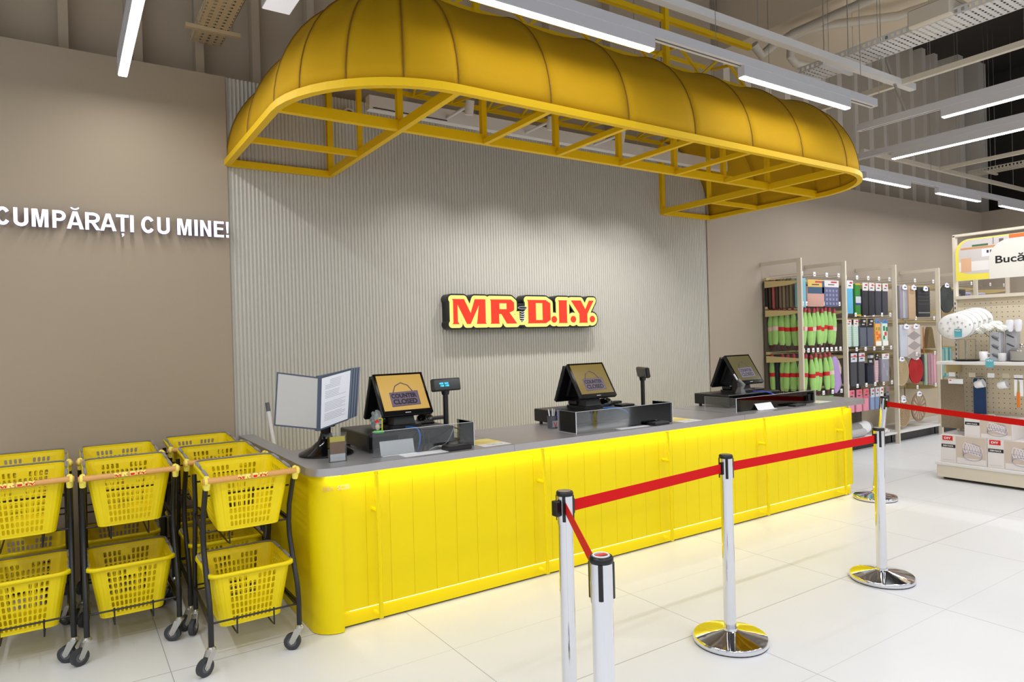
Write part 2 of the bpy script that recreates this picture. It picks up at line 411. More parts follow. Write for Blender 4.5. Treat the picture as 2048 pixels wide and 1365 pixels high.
for x in (XL, XR): beam((x, Y1, 3.01), (x, Y0-RR, 3.01), .04, .06)
nodes = [XL+.643*k for k in range(1, 6)]
for x in nodes: beam((x, Y0-.022, 2.999), (x, Y0-RR+.02, 2.999), .035, .035, 'strut')
for xa, xb in ((XL-RR, XL), (XR, XR+RR)):
    beam((xa, 4.80, 3.006), (xb, 4.80, 3.006), .035, .04, 'strut'); beam((xa, Y1-.02, 3.0), (xb, Y1-.02, 3.0), .04, .05)
for x in [XL]+nodes+[XR]: beam((x, Y0, 3.052), (x, Y0, 3.80), .039, .039, 'upright')
for x in (XL, XR):
    beam((x, Y1-.02, 3.03), (x, Y1-.02, 3.80), .045, .045, 'upright'); beam((x, 4.80, 3.041), (x, 4.80, 3.79), .034, .034, 'upright')
    beam((x, Y1-.02, 3.81), (x, Y0, 3.81), .035, .035)
beam((XL, Y0, 3.82), (XR, Y0, 3.82), .035, .035); beam((XL, Y1-.02, 3.79), (XR, Y1-.02, 3.79), .035, .035)
# truss above the ridge
for z, ww in ((3.95, .03), (4.20, .035), (4.36, .045)):
    beam((XL, 4.15, z), (5.6, 4.15, z), ww, ww, 'truss_chord')
for k in range(11):
    xa = 2.0+.32*k; beam((xa, 4.15, 3.95 if k % 2 else 4.20), (xa+.32, 4.15, 4.20 if k % 2 else 3.95), .022, .022, 'truss_brace')
for k in range(5): beam((2.3+.8*k, 4.15, 4.20), (2.5+.8*k, 4.7, 4.36), .025, .025, 'truss_brace')
beam((XL, 4.7, 4.36), (5.6, 4.7, 4.36), .03, .03, 'truss_chord')
beam((4.42, 4.13, 3.84), (4.42, 4.13, 4.75), .045, .045, 'upright'); beam((2.5, 4.13, 3.84), (2.5, 4.13, 4.75), .045, .045, 'upright')
for k in range(10):
    xa = XL+.386*k; beam((xa, Y1-.02, 3.79), (xa+.193, 4.95, 3.80), .02, .02, 'truss_brace'); beam((xa+.193, 4.95, 3.80), (xa+.386, Y1-.02, 3.79), .02, .02, 'truss_brace')
local(B(ZINC).tube([(2.5, 4.13, 4.7), (2.5, 4.13, 6.6)], .008, 6).tube([(4.42, 4.13, 4.7), (4.42, 4.13, 6.6)], .008, 6).tube([(5.7, 5.4, 3.8), (5.7, 5.4, 6.6)], .008, 6).build('hanging_rod'), AW)

# ================================================================== LOGO SIGN (letters drawn as polygons)
def logo_shapes():
    """polygons in metres, origin at the left edge of M, baseline 0, cap height .228"""
    H = .228; L = []
    def P(x0, pts, w): L.append([(x0+px*w, py*H) for px, py in pts])
    M = [(0, 0), (.20, 0), (.15, .10), (.15, .80), (.42, 0), (.52, 0), (.78, .78), (.72, .06), (.70, 0), (1, 0), (.97, .06), (.97, 1), (.66, 1), (.53, .43), (.34, 1), (0, 1), (.03, .94), (.03, .06)]
    P(0, M, .36)
    Rr = [(0, 0), (.34, 0), (.32, .06), (.32, .40), (.42, .40), (.62, 0), (1, 0), (.97, .06), (.85, .25), (.72, .46), (.88, .54), (.90, .60), (.90, .88), (.78, 1), (0, 1), (.03, .94), (.03, .06)]
    P(.402, Rr, .296)
    D = [(0, 0), (.80, 0), (1, .14), (1, .86), (.80, 1), (0, 1), (.04, .94), (.04, .06)]
    P(.823, D, .276)
    I = [(0, 0), (1, 0), (.94, .06), (.94, .94), (1, 1), (0, 1), (.06, .94), (.06, .06)]
    P(1.202, I, .111)
    Y = [(.34, 0), (.72, 0), (.70, .06), (.70, .40), (1, 1), (.80, 1), (.62, .60), (.42, 1), (0, 1), (.36, .40), (.36, .06)]
    P(1.363, Y, .296)
    dots = [(1.145, .037, .034), (1.388, .037, .034), (1.638, .037, .034)]
    for cx, cy, r in dots: L.append([(cx+r*math.cos(2*PI*k/16), cy+r*math.sin(2*PI*k/16)) for k in range(16)])
    holes = [[(.402+.296*.34, .228*.60), (.402+.296*.60, .228*.60), (.402+.296*.60, .228*.84), (.402+.296*.34, .228*.84)],
             [(.823+.276*.36, .228*.14), (.823+.276*.64, .228*.14), (.823+.276*.64, .228*.86), (.823+.276*.36, .228*.86)]]
    return L, holes
LOGO, LHOLES = logo_shapes()
def fat(w, polys, rad, y0, y1, sx=1.0, n=18, x0=0, z0=0, extra=()):
    """outline grown by rad, extruded between y0 and y1"""
    c_ = [0]
    def pr(p):
        d = .00002*(c_[0] % 40); c_[0] += 1; w.prism(p, y0-d if y0 < y1 else y0, y1, 'y')
    for poly in polys:
        if len(poly) == 16:                             # a round dot: one larger disc
            cx = sum(p[0] for p in poly)/16; cz = sum(p[1] for p in poly)/16; rr = (max(p[0] for p in poly)-cx)*sx+rad
            pr([(x0+cx*sx+rr*math.cos(2*PI*k/28), z0+cz*sx+rr*math.sin(2*PI*k/28)) for k in range(28)]); continue
        pr([(x0+p[0]*sx, z0+p[1]*sx) for p in poly])
        for i in range(len(poly)):
            a = Vector((x0+poly[i][0]*sx, z0+poly[i][1]*sx)); q = poly[(i+1) % len(poly)]; b = Vector((x0+q[0]*sx, z0+q[1]*sx))
            d = b-a
            if d.length < 1e-6: continue
            nn = Vector((-d.y, d.x)).normalized()*rad
            pr([tuple(a+nn), tuple(a-nn), tuple(b-nn), tuple(b+nn)])
            pr([(a.x+rad*math.cos(2*PI*k/n), a.y+rad*math.sin(2*PI*k/n)) for k in range(n)])
sg = thing('shop_sign', 'illuminated red and yellow shop sign on the fluted wall', 'sign', (2.92, 5.45, 1.75))
SCR = [(.725, .02), (.785, .02), (.795, .085), (.715, .085)]; HEAD = [(.755+.03*math.cos(2*PI*k/16), .12+.03*math.sin(2*PI*k/16)) for k in range(16)]
BLK = mat('sign_black_return', (14, 13, 15), .3)
w = B(BLK); fat(w, LOGO+[SCR, HEAD], .048, -.075, .040); w.build('backing', sg, fix=False)
w = B(mat('sign_yellow_face', (255, 246, 130), .5, emit=.95, ebase=.15)); fat(w, LOGO+[SCR], .034, -.080, -.0755); w.build('yellow_face', sg, fix=False)
rm = mat('sign_red_face', (255, 52, 12), .5, emit=.95, ebase=.1)
w = B(rm)
for p in LOGO: w.prism(p, -.086, -.0805, 'y')
for o in (w.build('red_letters', sg),): pass
for h in LHOLES: B(MATS['sign_yellow_face']).prism(h, -.0885, -.0862, 'y').build('letter_counter', sg)
# screw between R and D
w = B(BLKG).lathe([(0, .034), (.03, .030), (.050, .018), (.056, .006), (.050, -.004), (.028, -.012), (.027, -.09), (.018, -.115), (0, -.128)], .755, -.088, 20, .140)
sc = w.build('screw', sg); sc.scale = (1, .35, 1); sc.location = (0, -.057, 0)
w = B(mat('screw_highlight', (200, 205, 215), .3, .6))
for k in range(5): w.tube([(.755-.03, -.098, .113-.021*k), (.755, -.103, .106-.021*k), (.755+.03, -.098, .118-.021*k)], .0035, 6)
w.tube([(.755+.054*math.cos(a), -.104, .150+.012*math.sin(a)) for a in [2*PI*k/16 for k in range(16)]], .003, 5, closed=True)
w.build('screw_thread', sg)

# ================================================================== WALL LETTERING
ws = thing('wall_lettering', 'glowing white word letters on the beige wall left of the fluted panel', 'sign', (-.35, 5.43, 2.42))
LW = mat('glowing_white_letter', (250, 248, 255), .4, emit=1.05)
sp_ = [('C', -.345, -.266), ('U', -.250, -.172), ('M', -.154, -.064), ('P', -.042, .034), ('Ă', .037, .133), ('R', .142, .229), ('A', .228, .324), ('Ț', .323, .400),
       ('I', .408, .430), ('C', .476, .560), ('U', .577, .656), ('M', .705, .799), ('I', .819, .841), ('N', .858, .932), ('E', .951, 1.020), ('!', 1.036, 1.054)]
LBACK = mat('letter_side_acrylic', (70, 60, 150), .4, emit=.25)
def ring(cx, cy, rx, ry, t_, a0, a1, n=18):
    A = [math.radians(a0+(a1-a0)*k/n) for k in range(n+1)]
    return [(cx+rx*math.cos(a), cy+ry*math.sin(a)) for a in A]+[(cx+(rx-t_)*math.cos(a), cy+(ry-t_)*math.sin(a)) for a in reversed(A)]
def glyph(ch, w_, h, s_):
    bx = lambda x0, x1, y0, y1: [(x0, y0), (x1, y0), (x1, y1), (x0, y1)]
    if ch == 'C': return [ring(w_/2, h/2, w_/2, h/2, s_, 34, 326, 28)]
    if ch == 'U': return [bx(0, s_, w_*.42, h), bx(w_-s_, w_, w_*.42, h), ring(w_/2, w_*.44, w_/2, w_*.46, s_, 180, 360)]
    if ch == 'M': return [[(0, 0), (s_, 0), (s_, h*.74), (w_*.41, 0), (w_*.59, 0), (w_-s_, h*.74), (w_-s_, 0), (w_, 0), (w_, h), (w_-s_*1.5, h), (w_*.5, h*.32), (s_*1.5, h), (0, h)]]
    if ch == 'N': return [[(0, 0), (s_, 0), (s_, h*.66), (w_-s_, 0), (w_, 0), (w_, h), (w_-s_, h), (w_-s_, h*.36), (s_, h), (0, h)]]
    if ch in 'PR':
        g = [bx(0, s_, 0, h), bx(s_*.9, w_*.55, h-s_*.9, h), bx(s_*.9, w_*.55, h*.40, h*.40+s_*.9), ring(w_*.52, h*.70, w_*.46, h*.30, s_*.95, -90, 90)]
        if ch == 'R': g.append([(w_*.38, h*.42), (w_*.62, h*.45), (w_, 0), (w_-s_*1.15, 0)])
        return g
    if ch in 'AĂ':
        g = [[(0, 0), (s_*1.05, 0), (w_*.5, h*.80), (w_-s_*1.05, 0), (w_, 0), (w_*.5+s_*.62, h), (w_*.5-s_*.62, h)], bx(w_*.24, w_*.76, h*.22, h*.22+s_*.85)]
        if ch == 'Ă': g.append(ring(w_/2, h*1.25, w_*.27, h*.17, s_*.45, 190, 350))
        return g
    if ch in 'TȚ':
        g = [bx(0, w_, h-s_*.9, h), bx(w_/2-s_/2, w_/2+s_/2, 0, h*.9)]
        if ch == 'Ț': g.append([(w_*.42, -h*.10), (w_*.60, -h*.10), (w_*.60, -h*.22), (w_*.46, -h*.32), (w_*.42, -h*.27), (w_*.50, -h*.20), (w_*.42, -h*.20)])
        return g
    if ch == 'I': return [bx(0, w_, 0, h)]
    if ch == 'E': return [bx(0, s_, 0, h), bx(s_*.9, w_, 0, s_*.85), bx(s_*.9, w_, h-s_*.85, h), bx(s_*.9, w_*.93, h*.46, h*.46+s_*.8)]
    return [bx(0, w_, 0, s_*.95), [(w_*.2, h*.27), (w_*.8, h*.27), (w_, h*.8), (w_, h), (0, h), (0, h*.8)]]
for ch, a, b in sp_:
    fr = B(LW); bk = B(LBACK)
    for q, poly in enumerate(glyph(ch, b-a, .118, .0212)):
        P_ = [(a+.35+x, z) for x, z in poly]; fr.prism(P_, -.0262-.00002*q, -.0245, 'y'); bk.prism(P_, -.0245, .0, 'y')
    o = fr.build('letter', ws, fix=False); bk.build('letter_return', o, fix=False)

# ================================================================== LIGHT FIXTURES
def lamp_bar(x0, x1, y0, y1, root):
    w = B(SILV).box(x0, x1, y0, y1, 3.402, 3.478)
    o = local(w.build('lamp_housing'), root)
    local(B(LEDM).box(x0+.004, x1-.004, y0+.006, y1-.006, 3.394, 3.4018).build('diffuser'), root)
def track(label, axis, c, a, b, bars, z=3.48, group=None):
    loc = (c, (a+b)/2, 3.45) if axis == 'y' else ((a+b)/2, c, 3.45)
    t = thing('linear_light', label, 'ceiling light', loc, 0, group)
    w = B(SILV)
    if axis == 'x': w.box(a, b, c-.03, c+.03, 3.478, 3.54)
    else: w.box(c-.03, c+.03, a, b, 3.478, 3.54)
    w.m(GREYD)
    if axis == 'x': w.box(a+.03, b-.03, c-.006, c+.006, 3.4765, 3.48)
    else: w.box(c-.006, c+.006, a+.03, b-.03, 3.4765, 3.48)
    local(w.build('track'), t)
    for p, q in bars:
        if axis == 'x': lamp_bar(p, q, c-.028, c+.028, t)
        else: lamp_bar(c-.028, c+.028, p, q, t)
    w = B(ZINC); n = max(2, int((b-a)/1.6)+1)
    for k in range(n):
        s_ = a+.2+(b-a-.4)*k/(n-1); p = (s_, c) if axis == 'x' else (c, s_)
        w.tube([(p[0], p[1], 3.54), (p[0], p[1], 6.6)], .0025, 5)
    local(w.build('hanging_wire'), t); return t
track('long white track light hanging in front of the yellow canopy', 'x', 3.05, 1.75, 5.75, [(1.75, 3.14), (4.01, 5.35)])
track('white linear light pointing down the left wall, far left of the ceiling', 'y', .365, 1.0, 5.10, [(3.2, 5.10), (1.0, 2.4)])
track('white linear light at the right, the upper one of the pair running towards the viewer', 'y', 6.31, 1.0, 3.5, [(1.3, 2.77)])
track('white linear light at the right, the lower one of the pair running towards the viewer', 'y', 7.35, 1.8, 4.6, [(2.3, 3.72)])
track('row of white linear lights over the wall shelving, right of the canopy', 'x', 4.37, 7.6, 13.4, [(7.98, 9.02), (9.75, 11.0), (11.69, 13.0)])
for y in (0.9, -1.3, -3.4):  # fixtures of the added fill rows, out of view
    bars = [(a, b) for a, b, yy in BARS_FILL_X if yy == y]
    track('added unseen white linear light row over the floor behind the viewer', 'x', y, -2.5, 9.9, bars, group='added light rows behind the viewer')
track('added unseen white linear light left of the photo frame over the trolleys', 'y', -1.7, .9, 3.5, [(1.0, 3.4)])  # this and the next two: fixtures of the added side fill bars
track('added unseen white linear light right of the photo frame over the kitchen display', 'y', 9.3, -.6, 2.9, [(-.5, 2.8)])
track('added unseen white linear light right of the photo frame before the far wall', 'y', 11.6, .2, 3.4, [(.3, 3.3)])
rt = thing('spot_track', 'white track with small spot heads hanging behind the canopy frame', 'ceiling light', (4, 5.0, 3.45))
local(B(WHITE).box(2.02, 6.25, 4.965, 5.035, 3.42, 3.53).m(INK).box(2.05, 2.7, 4.96, 4.9652, 3.428, 3.434).build('track'), rt)
for x, k in SPOTS:
    h = local(B(WHITE).tube([(x, 4.97, 3.45), (x, 4.62, 3.45)], .012, 8).tube([(x, 4.58, 3.48), (x, 4.605, 3.375)], .035, 14).build('spot_head'), rt)
w = B(ZINC)
for x in (2.3, 3.6, 4.9, 6.1): w.tube([(x, 5, 3.53), (x, 5, 6.6)], .003, 5)
local(w.build('hanging_wire'), rt)
sqp = thing('square_light', 'small square white panel hanging left of the canopy at the top', 'ceiling light', (1.26, 4.6, 3.9))
local(B(WHITE).box(1.17, 1.36, 4.45, 4.73, 3.89, 3.96).build('housing'), sqp)
local(B(mat('soft_white_panel', (245, 244, 250), .5, emit=.55)).box(1.175, 1.355, 4.455, 4.725, 3.885, 3.8898).build('panel'), sqp)
local(B(ZINC).tube([(1.26, 4.6, 3.96), (1.26, 4.6, 6.6)], .004, 5).build('hanging_wire'), sqp)
# rails
def rail(label, a, b, w_=.06, h=.06, mt=WHITE):
    t = thing('ceiling_rail', label, 'rail', tuple((Vector(a)+Vector(b))/2))
    local(B(mt).bar(a, b, w_, h).build('rail'), t); w = B(ZINC)
    for k in (.12, .5, .88):
        p = Vector(a)+(Vector(b)-Vector(a))*k; w.tube([p, (p.x, p.y, 6.6)], .003, 5)
    local(w.build('hanging_wire'), t); return t
rail('white rail running lengthwise high above the front track light', (2.2, 3.3, 3.92), (6.87, 3.27, 3.92))
rail('cream rail crossing towards the viewer beyond the end of the canopy', (6.63, .8, 3.92), (6.63, 5.2, 3.92), .05, .05, CREAM)
rail('cream rail running lengthwise over the far wall shelving', (8.6, 4.73, 3.9), (13.8, 4.73, 3.9), .05, .05, CREAM)
rail('short cream rail crossing above the far wall shelving', (10.62, 2.6, 3.9), (10.62, 4.7, 3.9), .05, .05, CREAM)
# cable trays
def tray(label, x0, x1, y0, y1, z, mt, hole=.022, slots=False):
    t = thing('cable_tray', label, 'cable tray', ((x0+x1)/2, (y0+y1)/2, z)); w = B(mt); hm = mat('tray_hole', (38, 32, 26), .9)
    # perforated floor as strips with real gaps
    nx = int((x1-x0)/.05); dx = (x1-x0)/nx; ny = int((y1-y0)/.05); dy = (y1-y0)/ny; hx, hy = (dx*.22, dy*.22) if not slots else (dx*.34, dy*.16)
    for i in range(ny):
        ya = y0+i*dy; w.box(x0, x1, ya, ya+dy-2*hy, z, z+.002)
        for k in range(nx): w.box(x0+k*dx+hx, x0+(k+1)*dx-hx if slots else x0+(k+1)*dx-hx, ya+dy-2*hy, ya+dy, z, z+.002) if not slots else w.box(x0+k*dx+2*hx, x0+(k+1)*dx, ya+dy-2*hy, ya+dy, z, z+.002)
    for x in (x0, x1):
        w.box(x-.001, x+.001, y0, y1, z, z+.015); w.box(x-.001, x+.001, y0, y1, z+.045, z+.06)
        for i in range(ny): w.box(x-.001, x+.001, y0+i*dy, y0+i*dy+dy*.5, z+.015, z+.045)
    local(w.build('tray', fix=False), t)
    w = B(GREYD)
    for k in range(4): w.tube([(x0+.06+.05*k, y0, z+.012), (x0+.08+.045*k, (y0+y1)/2, z+.013), (x0+.06+.05*k, y1, z+.012)], .007, 6)
    local(w.build('cable'), t)
    for y in (y0+.3, y1-.3):
        for x in (x0-.03, x1+.03): local(B(ZINC).tube([(x, y, z-.03), (x, y, 6.6)], .004, 5).build('hanging_rod'), t)
        local(B(mt).box(x0-.08, x1+.08, y-.018, y+.018, z-.03, z-.002).build('support_bar'), t)
    return t
tray('perforated beige cable tray hanging at the upper left near the wall', .86, 1.07, 3.9, 5.60, 3.93, mat('beige_tray_metal', (206, 184, 146), .6))
tray('perforated white cable tray crossing high above the far end of the canopy', 6.05, 6.40, .3, 3.95, 4.12, WHITE, slots=True)
tray('small perforated cable tray above the corner of the far wall', 12.9, 13.2, 3.2, 5.3, 4.2, CREAM, slots=True)
t = thing('junction_box', 'beige metal box sitting on the white cable tray', 'box', (6.22, 2.76, 4.19)); local(B(CREAM).rbox(5.98, 6.30, 2.55, 2.88, 4.125, 4.27, .01).build('box'), t)
local(B(ZINC).box(5.97, 6.31, 2.545, 2.555, 4.25, 4.28).build('lid_edge'), t)
PIPE = mat('white_pipe', (208, 198, 182), .5)
pa = thing('ceiling_pipe', 'white pipe bending down beside the beam above the shelving', 'pipe', (8.6, 5.3, 5.3))
local(B(PIPE).tube([(8.25, 2.6, 5.2), (8.15, 3.52, 5.2), (8.08, 3.99, 5.2), (7.6, 4.52, 5.2), (7.47, 4.72, 5.2), (7.47, 4.95, 5.18), (7.47, 4.96, 4.95), (7.55, 4.95, 4.89), (8.37, 4.95, 4.95)], .05, 12).build('pipe'), pa)
local(B(PIPE).build('pipe_collar'), pa)
pb = thing('ceiling_pipe', 'second white pipe with an elbow, left of the bending pipe', 'pipe', (8.1, 5.38, 5.3))
local(B(PIPE).tube([(7.40, 2.6, 5.2), (7.41, 3.96, 5.2), (7.42, 4.90, 5.2), (7.36, 4.94, 5.15), (7.13, 4.94, 5.03), (6.87, 4.94, 4.84), (6.74, 4.94, 4.94)], .05, 12).build('pipe'), pb)
cb_ = thing('grey_cable', 'grey cable looping down from the white cable tray', 'cable', (6.6, 3.4, 4.1))
local(B(mat('grey_cable_sheath', (150, 145, 138), .5)).tube([(6.5, 3.3, 4.30), (6.46, 3.3, 4.34), (6.42, 3.3, 4.26), (6.46, 3.3, 4.10), (6.55, 3.25, 3.80), (6.62, 3.2, 3.58)], .012, 8).build('cable'), cb_)
cd_ = thing('security_camera', 'small white dome camera on the wall behind the canopy frame', 'camera', (2.0, 5.4, 3.5))
local(B(WHITE).tube([(2.02, 5.49, 3.5), (2.02, 5.40, 3.5)], .055, 18).build('housing'), cd_)
w = B(BLKG).lathe([(.04, 0), (.036, .02), (.022, .036), (0, .042)], 0, 0, 16)
o = w.build('lens_dome', cd_); o.rotation_euler = (PI/2+.2, 0, -.3); o.location = (.02, 0, -.005)

# ================================================================== ITEMS ON THE COUNTER
ZT = .922
SCRN = mat('screen_ochre', (198, 160, 84), .25, emit=.85, ebase=.25)
SCRD = mat('screen_ochre_dim', (142, 122, 66), .2, emit=.55, ebase=.3)
SGN = mat('screen_wood_sign', (112, 98, 118), .3, emit=.6, ebase=.3)
SGT = mat('screen_dark_letters', (34, 30, 40), .3, emit=.4, ebase=.3)
SGB = mat('screen_sign_shade', (76, 66, 86), .3, emit=.15)
def pos_terminal(label, cx, cy, w_, dim, k):
    t = thing('point_of_sale_terminal', label, 'screen', (cx, cy, ZT+.12))
    h = .315; W2 = w_/2
    # front screen: local frame built upright then tilted back
    def screen(sign, dist, z, tilt, face):
        a = MB().m(BLACK).rbox(-W2, W2, -.012, .018, 0, h, .008).m(BLACK).rbox(-W2*.6, W2*.6, .018, .045, .05, h-.06, .012).build('screen_housing', t)
        a.location = (0, dist, z); a.rotation_euler = (-tilt, 0, 0 if sign > 0 else PI); 
        if sign < 0: a.rotation_euler = (-tilt, 0, PI)
        g = B(BLKG).box(-W2+.003, W2-.003, -.0135, -.012, .003, h-.003).build('bezel', a)
        if face:
            d = B((SCRN, SCRD, mat('screen_ochre_faint', (112, 104, 66), .15, emit=.45, ebase=.3))[int(dim)]).box(-W2+.02, W2-.02, -.0148, -.0136, .034, h-.018).build('display', a)
            e = B(SGB).prism([(-.100, .060), (.104, .066), (.106, .172), (-.098, .166)], -.0158, -.0149).m(SGN).prism([(-.098, .066), (.100, .071), (.102, .169), (-.096, .164)], -.0162, -.0159).build('sign_picture', a)
            B(SGB).tube([(-.07, -.0155, .166), (-.045, -.0155, .214), (0, -.0155, .236), (.045, -.0155, .214), (.07, -.0155, .166)], .0036, 6).build('sign_strap', a)
            text('screen_text', 'COUNTER', .03, SGT, a, (0, -.0168, .122), FACE_Y, .0003, .0012, width=.178, height=.034, align='CENTER')
            text('screen_text', 'CLOSED', .03, SGT, a, (0, -.0168, .076), FACE_Y, .0003, .0012, width=.168, height=.038, align='CENTER')
            B(mat('bezel_mark', (190, 190, 195), .4)).box(-.022, .018, -.0142, -.0136, .013, .018).build('bezel_mark', a)
        return a
    screen(1, -.05, .082, math.radians(33), True)
    screen(-1, .28, .045, math.radians(24), False)
    B(BLACK).loft([rect3(0, .07, z, wx, wy) for z, wx, wy in ((.0, .085, .07), (.03, .075, .055), (.16, .055, .035), (.22, .05, .03))], smooth=False).build('stand', t)
    B(BLACK).prism(rounded(-.12, .12, -.03, .24, .05), 0, .018, 'z').rbox(-.10, .06, .12, .22, .018, .06, .01).build('stand_base', t)
    return t
def rect3(cx, cy, z, hx, hy): return [(cx-hx, cy-hy, z), (cx+hx, cy-hy, z), (cx+hx, cy+hy, z), (cx-hx, cy+hy, z)]
def drawer(label, x0, x1, y0, y1):
    t = thing('cash_drawer', label, 'cash drawer', ((x0+x1)/2, (y0+y1)/2, ZT))
    local(B(BLACK).rbox(x0, x1, y0, y1, ZT+.022, ZT+.12, .006).build('case'), t)
    local(B(BLKG).box(x0+.01, x1-.01, y0-.004, y0, ZT+.03, ZT+.112).build('drawer_front'), t)
    w = B(BLACK)
    for x in (x0+.04, x1-.04):
        for y in (y0+.04, y1-.04): w.cyl((x, y, ZT), (x, y, ZT+.025), .014, 10)
    local(w.build('feet'), t); return t
REG = [(1.86, 4.10, 'left'), (3.485, 4.10, 'middle'), (5.385, 4.12, 'right')]
pos_terminal('dual screen cash register at the left end showing a bright counter closed notice', 1.86, 4.10, .36, False, 0)
pos_terminal('dual screen cash register in the middle of the counter', 3.485, 4.10, .37, 1, 1)
pos_terminal('dual screen cash register at the right end with a dim screen', 5.385, 4.12, .36, 2, 2)
drawer('wide black cash drawer under the left register', 1.53, 2.13, 3.93, 4.42)
drawer('wide black cash drawer under the middle register', 3.12, 3.84, 3.97, 4.42)
drawer('wide black cash drawer under the right register', 4.99, 5.75, 4.02, 4.42)
# acrylic shields (U shape)
def shield(label, x0, x1, y0, y1, z1, left=True, right=True):
    t = thing('acrylic_shield', label, 'shield', ((x0+x1)/2, y0, ZT))
    w = B(ACR).box(x0, x1, y0, y0+.004, ZT+.001, z1); local(w.build('front_sheet'), t)
    e = B(ACRE).box(x0, x1, y0-.0003, y0+.0043, z1-.002, z1)
    if left: local(B(ACR).box(x0, x0+.004, y0+.005, y1, ZT+.001, z1).build('side_sheet'), t); e.box(x0-.001, x0+.004, y0-.001, y0+.002, ZT, z1).box(x0, x0+.004, y0, y1, z1-.0015, z1).box(x0, x0+.004, y0, y1, ZT, ZT+.003).box(x0, x0+.003, y1, y1+.002, ZT, z1)
    if right: local(B(ACR).box(x1-.004, x1, y0+.005, y1, ZT+.001, z1).build('side_sheet'), t); e.box(x1-.003, x1+.0005, y0-.001, y0+.001, ZT, z1).box(x1-.003, x1, y0, y1, z1-.0015, z1)
    local(e.build('sheet_edge'), t)
shield('clear acrylic guard round the middle register', 2.985, 3.95, 3.72, 3.93, ZT+.155)
shield('clear acrylic guard round the right register', 4.79, 5.95, 3.78, 4.12, ZT+.12)
shield('clear acrylic guard in front of the left register', 1.50, 2.19, 3.775, 4.0, ZT+.155, left=False)
# customer display poles
def pole_display(label, x, y, zt, face=True, yaw=0):
    t = thing('customer_display', label, 'display', (x, y, ZT), yaw)
    B(BLACK).rbox(-.07, .07, -.05, .05, 0, .02, .008).build('base', t)
    B(BLACK).tube([(0, 0, .015), (0, 0, zt-.05)], .017, 12).tube([(0, 0, zt-.06), (0, 0, zt-.03)], .024, 12, r2=.03).build('pole', t)
    h = MB().m(BLACK).rbox(-.115, .115, -.02, .015, -.035, .05, .008).m(BLKG).box(-.105, .105, -.0215, -.0199, -.027, .042).build('display_head', t)
    h.location = (0, -.005, zt); h.rotation_euler = (-.15, 0, 0)
    if face:
        o = text('display_text', '400 202', .024, mat('cyan_digits', (40, 190, 235), .4, emit=2.0), h, (-.065, -.022, .010), FACE_Y, .0002, .0002, width=.075, height=.012)
        text('display_text', '100 108', .024, MATS['cyan_digits'], h, (-.055, -.022, -.006), FACE_Y, .0002, .0002, width=.068, height=.012)
    return t
pole_display('black customer display with blue digits on a pole', 2.15, 4.08, .375, True, .12)
pole_display('black pole display turned sideways beside the middle register', 3.97, 4.06, .37, False, 1.15)
# dome scanners / phones on the drawers
def dome(label, x, y, z):
    t = thing('desktop_scanner', label, 'scanner', (x, y, z))
    B(BLKG).lathe([(.062, 0), (.062, .012), (.056, .034), (.040, .052), (.018, .062), (0, .065)], 0, 0, 24).build('dome', t)
    B(BLACK).rbox(.03, .19, .0, .07, 0, .022, .006).build('cradle', t); return t
dome('shiny black domed scanner beside the left register', 2.10, 4.30, ZT+.121)
dome('shiny black domed scanner beside the middle register', 3.68, 4.20, ZT+.121)
t = thing('barcode_scanner', 'grey handheld scanner in its holder by the right register', 'scanner', (5.21, 4.06, ZT+.121))
B(GREYD).loft([rect3(0, 0, z, a, a) for z, a in ((0, .035), (.02, .03), (.06, .016), (.10, .02))], smooth=False).build('holder', t)
B(mat('scanner_grey', (120, 118, 116), .4)).tube([(0, 0, .03), (.02, -.02, .08), (-.02, .01, .13)], .022, 10, r2=.016).build('scanner_body', t)
B(PAPER).tube([(-.03, .01, .13), (-.06, .02, .18)], .008, 8).build('white_tip', t)
# small keypads / tablets on the top
def pad(nm, label, x, y, z, sx, sy, sz, rz, mt=BLACK, cat='keypad'):
    t = thing(nm, label, cat, (x, y, z), rz)
    B(mt).rbox(-sx/2, sx/2, -sy/2, sy/2, 0, sz, .004).build('body', t)
    w = B(GREYD)
    for i in range(4):
        for j in range(3): w.box(-sx*.36+i*sx*.2, -sx*.36+i*sx*.2+sx*.13, -sy*.3+j*sy*.2, -sy*.3+j*sy*.2+sy*.12, sz, sz+.002)
    w.build('keys', t); return t
pad('card_reader', 'flat black card reader on the counter edge by the left register', 2.03, 3.80-.08, ZT, .17, .09, .028, .05, BLACK, 'card reader')
pad('card_reader', 'flat black card reader at the foot of the sideways pole display', 3.76, 3.685, ZT, .16, .08, .022, .05, BLACK, 'card reader')
pad('card_reader', 'flat dark card reader by the right register', 5.58, 3.73, ZT, .18, .08, .016, .05, BLACK, 'card reader')
pad('keyboard', 'thin black keyboard on the left cash drawer', 2.00, 4.20, ZT+.121, .2, .1, .012, 0, BLACK, 'keyboard')
pad('keyboard', 'thin black keyboard on the middle cash drawer', 3.80-.05, 4.05, ZT+.121, .14, .1, .014, 0, BLACK, 'keyboard')
pad('keyboard', 'thin black keyboard on the right cash drawer', 5.66, 4.25, ZT+.121, .15, .14, .014, 0, BLACK, 'keyboard')
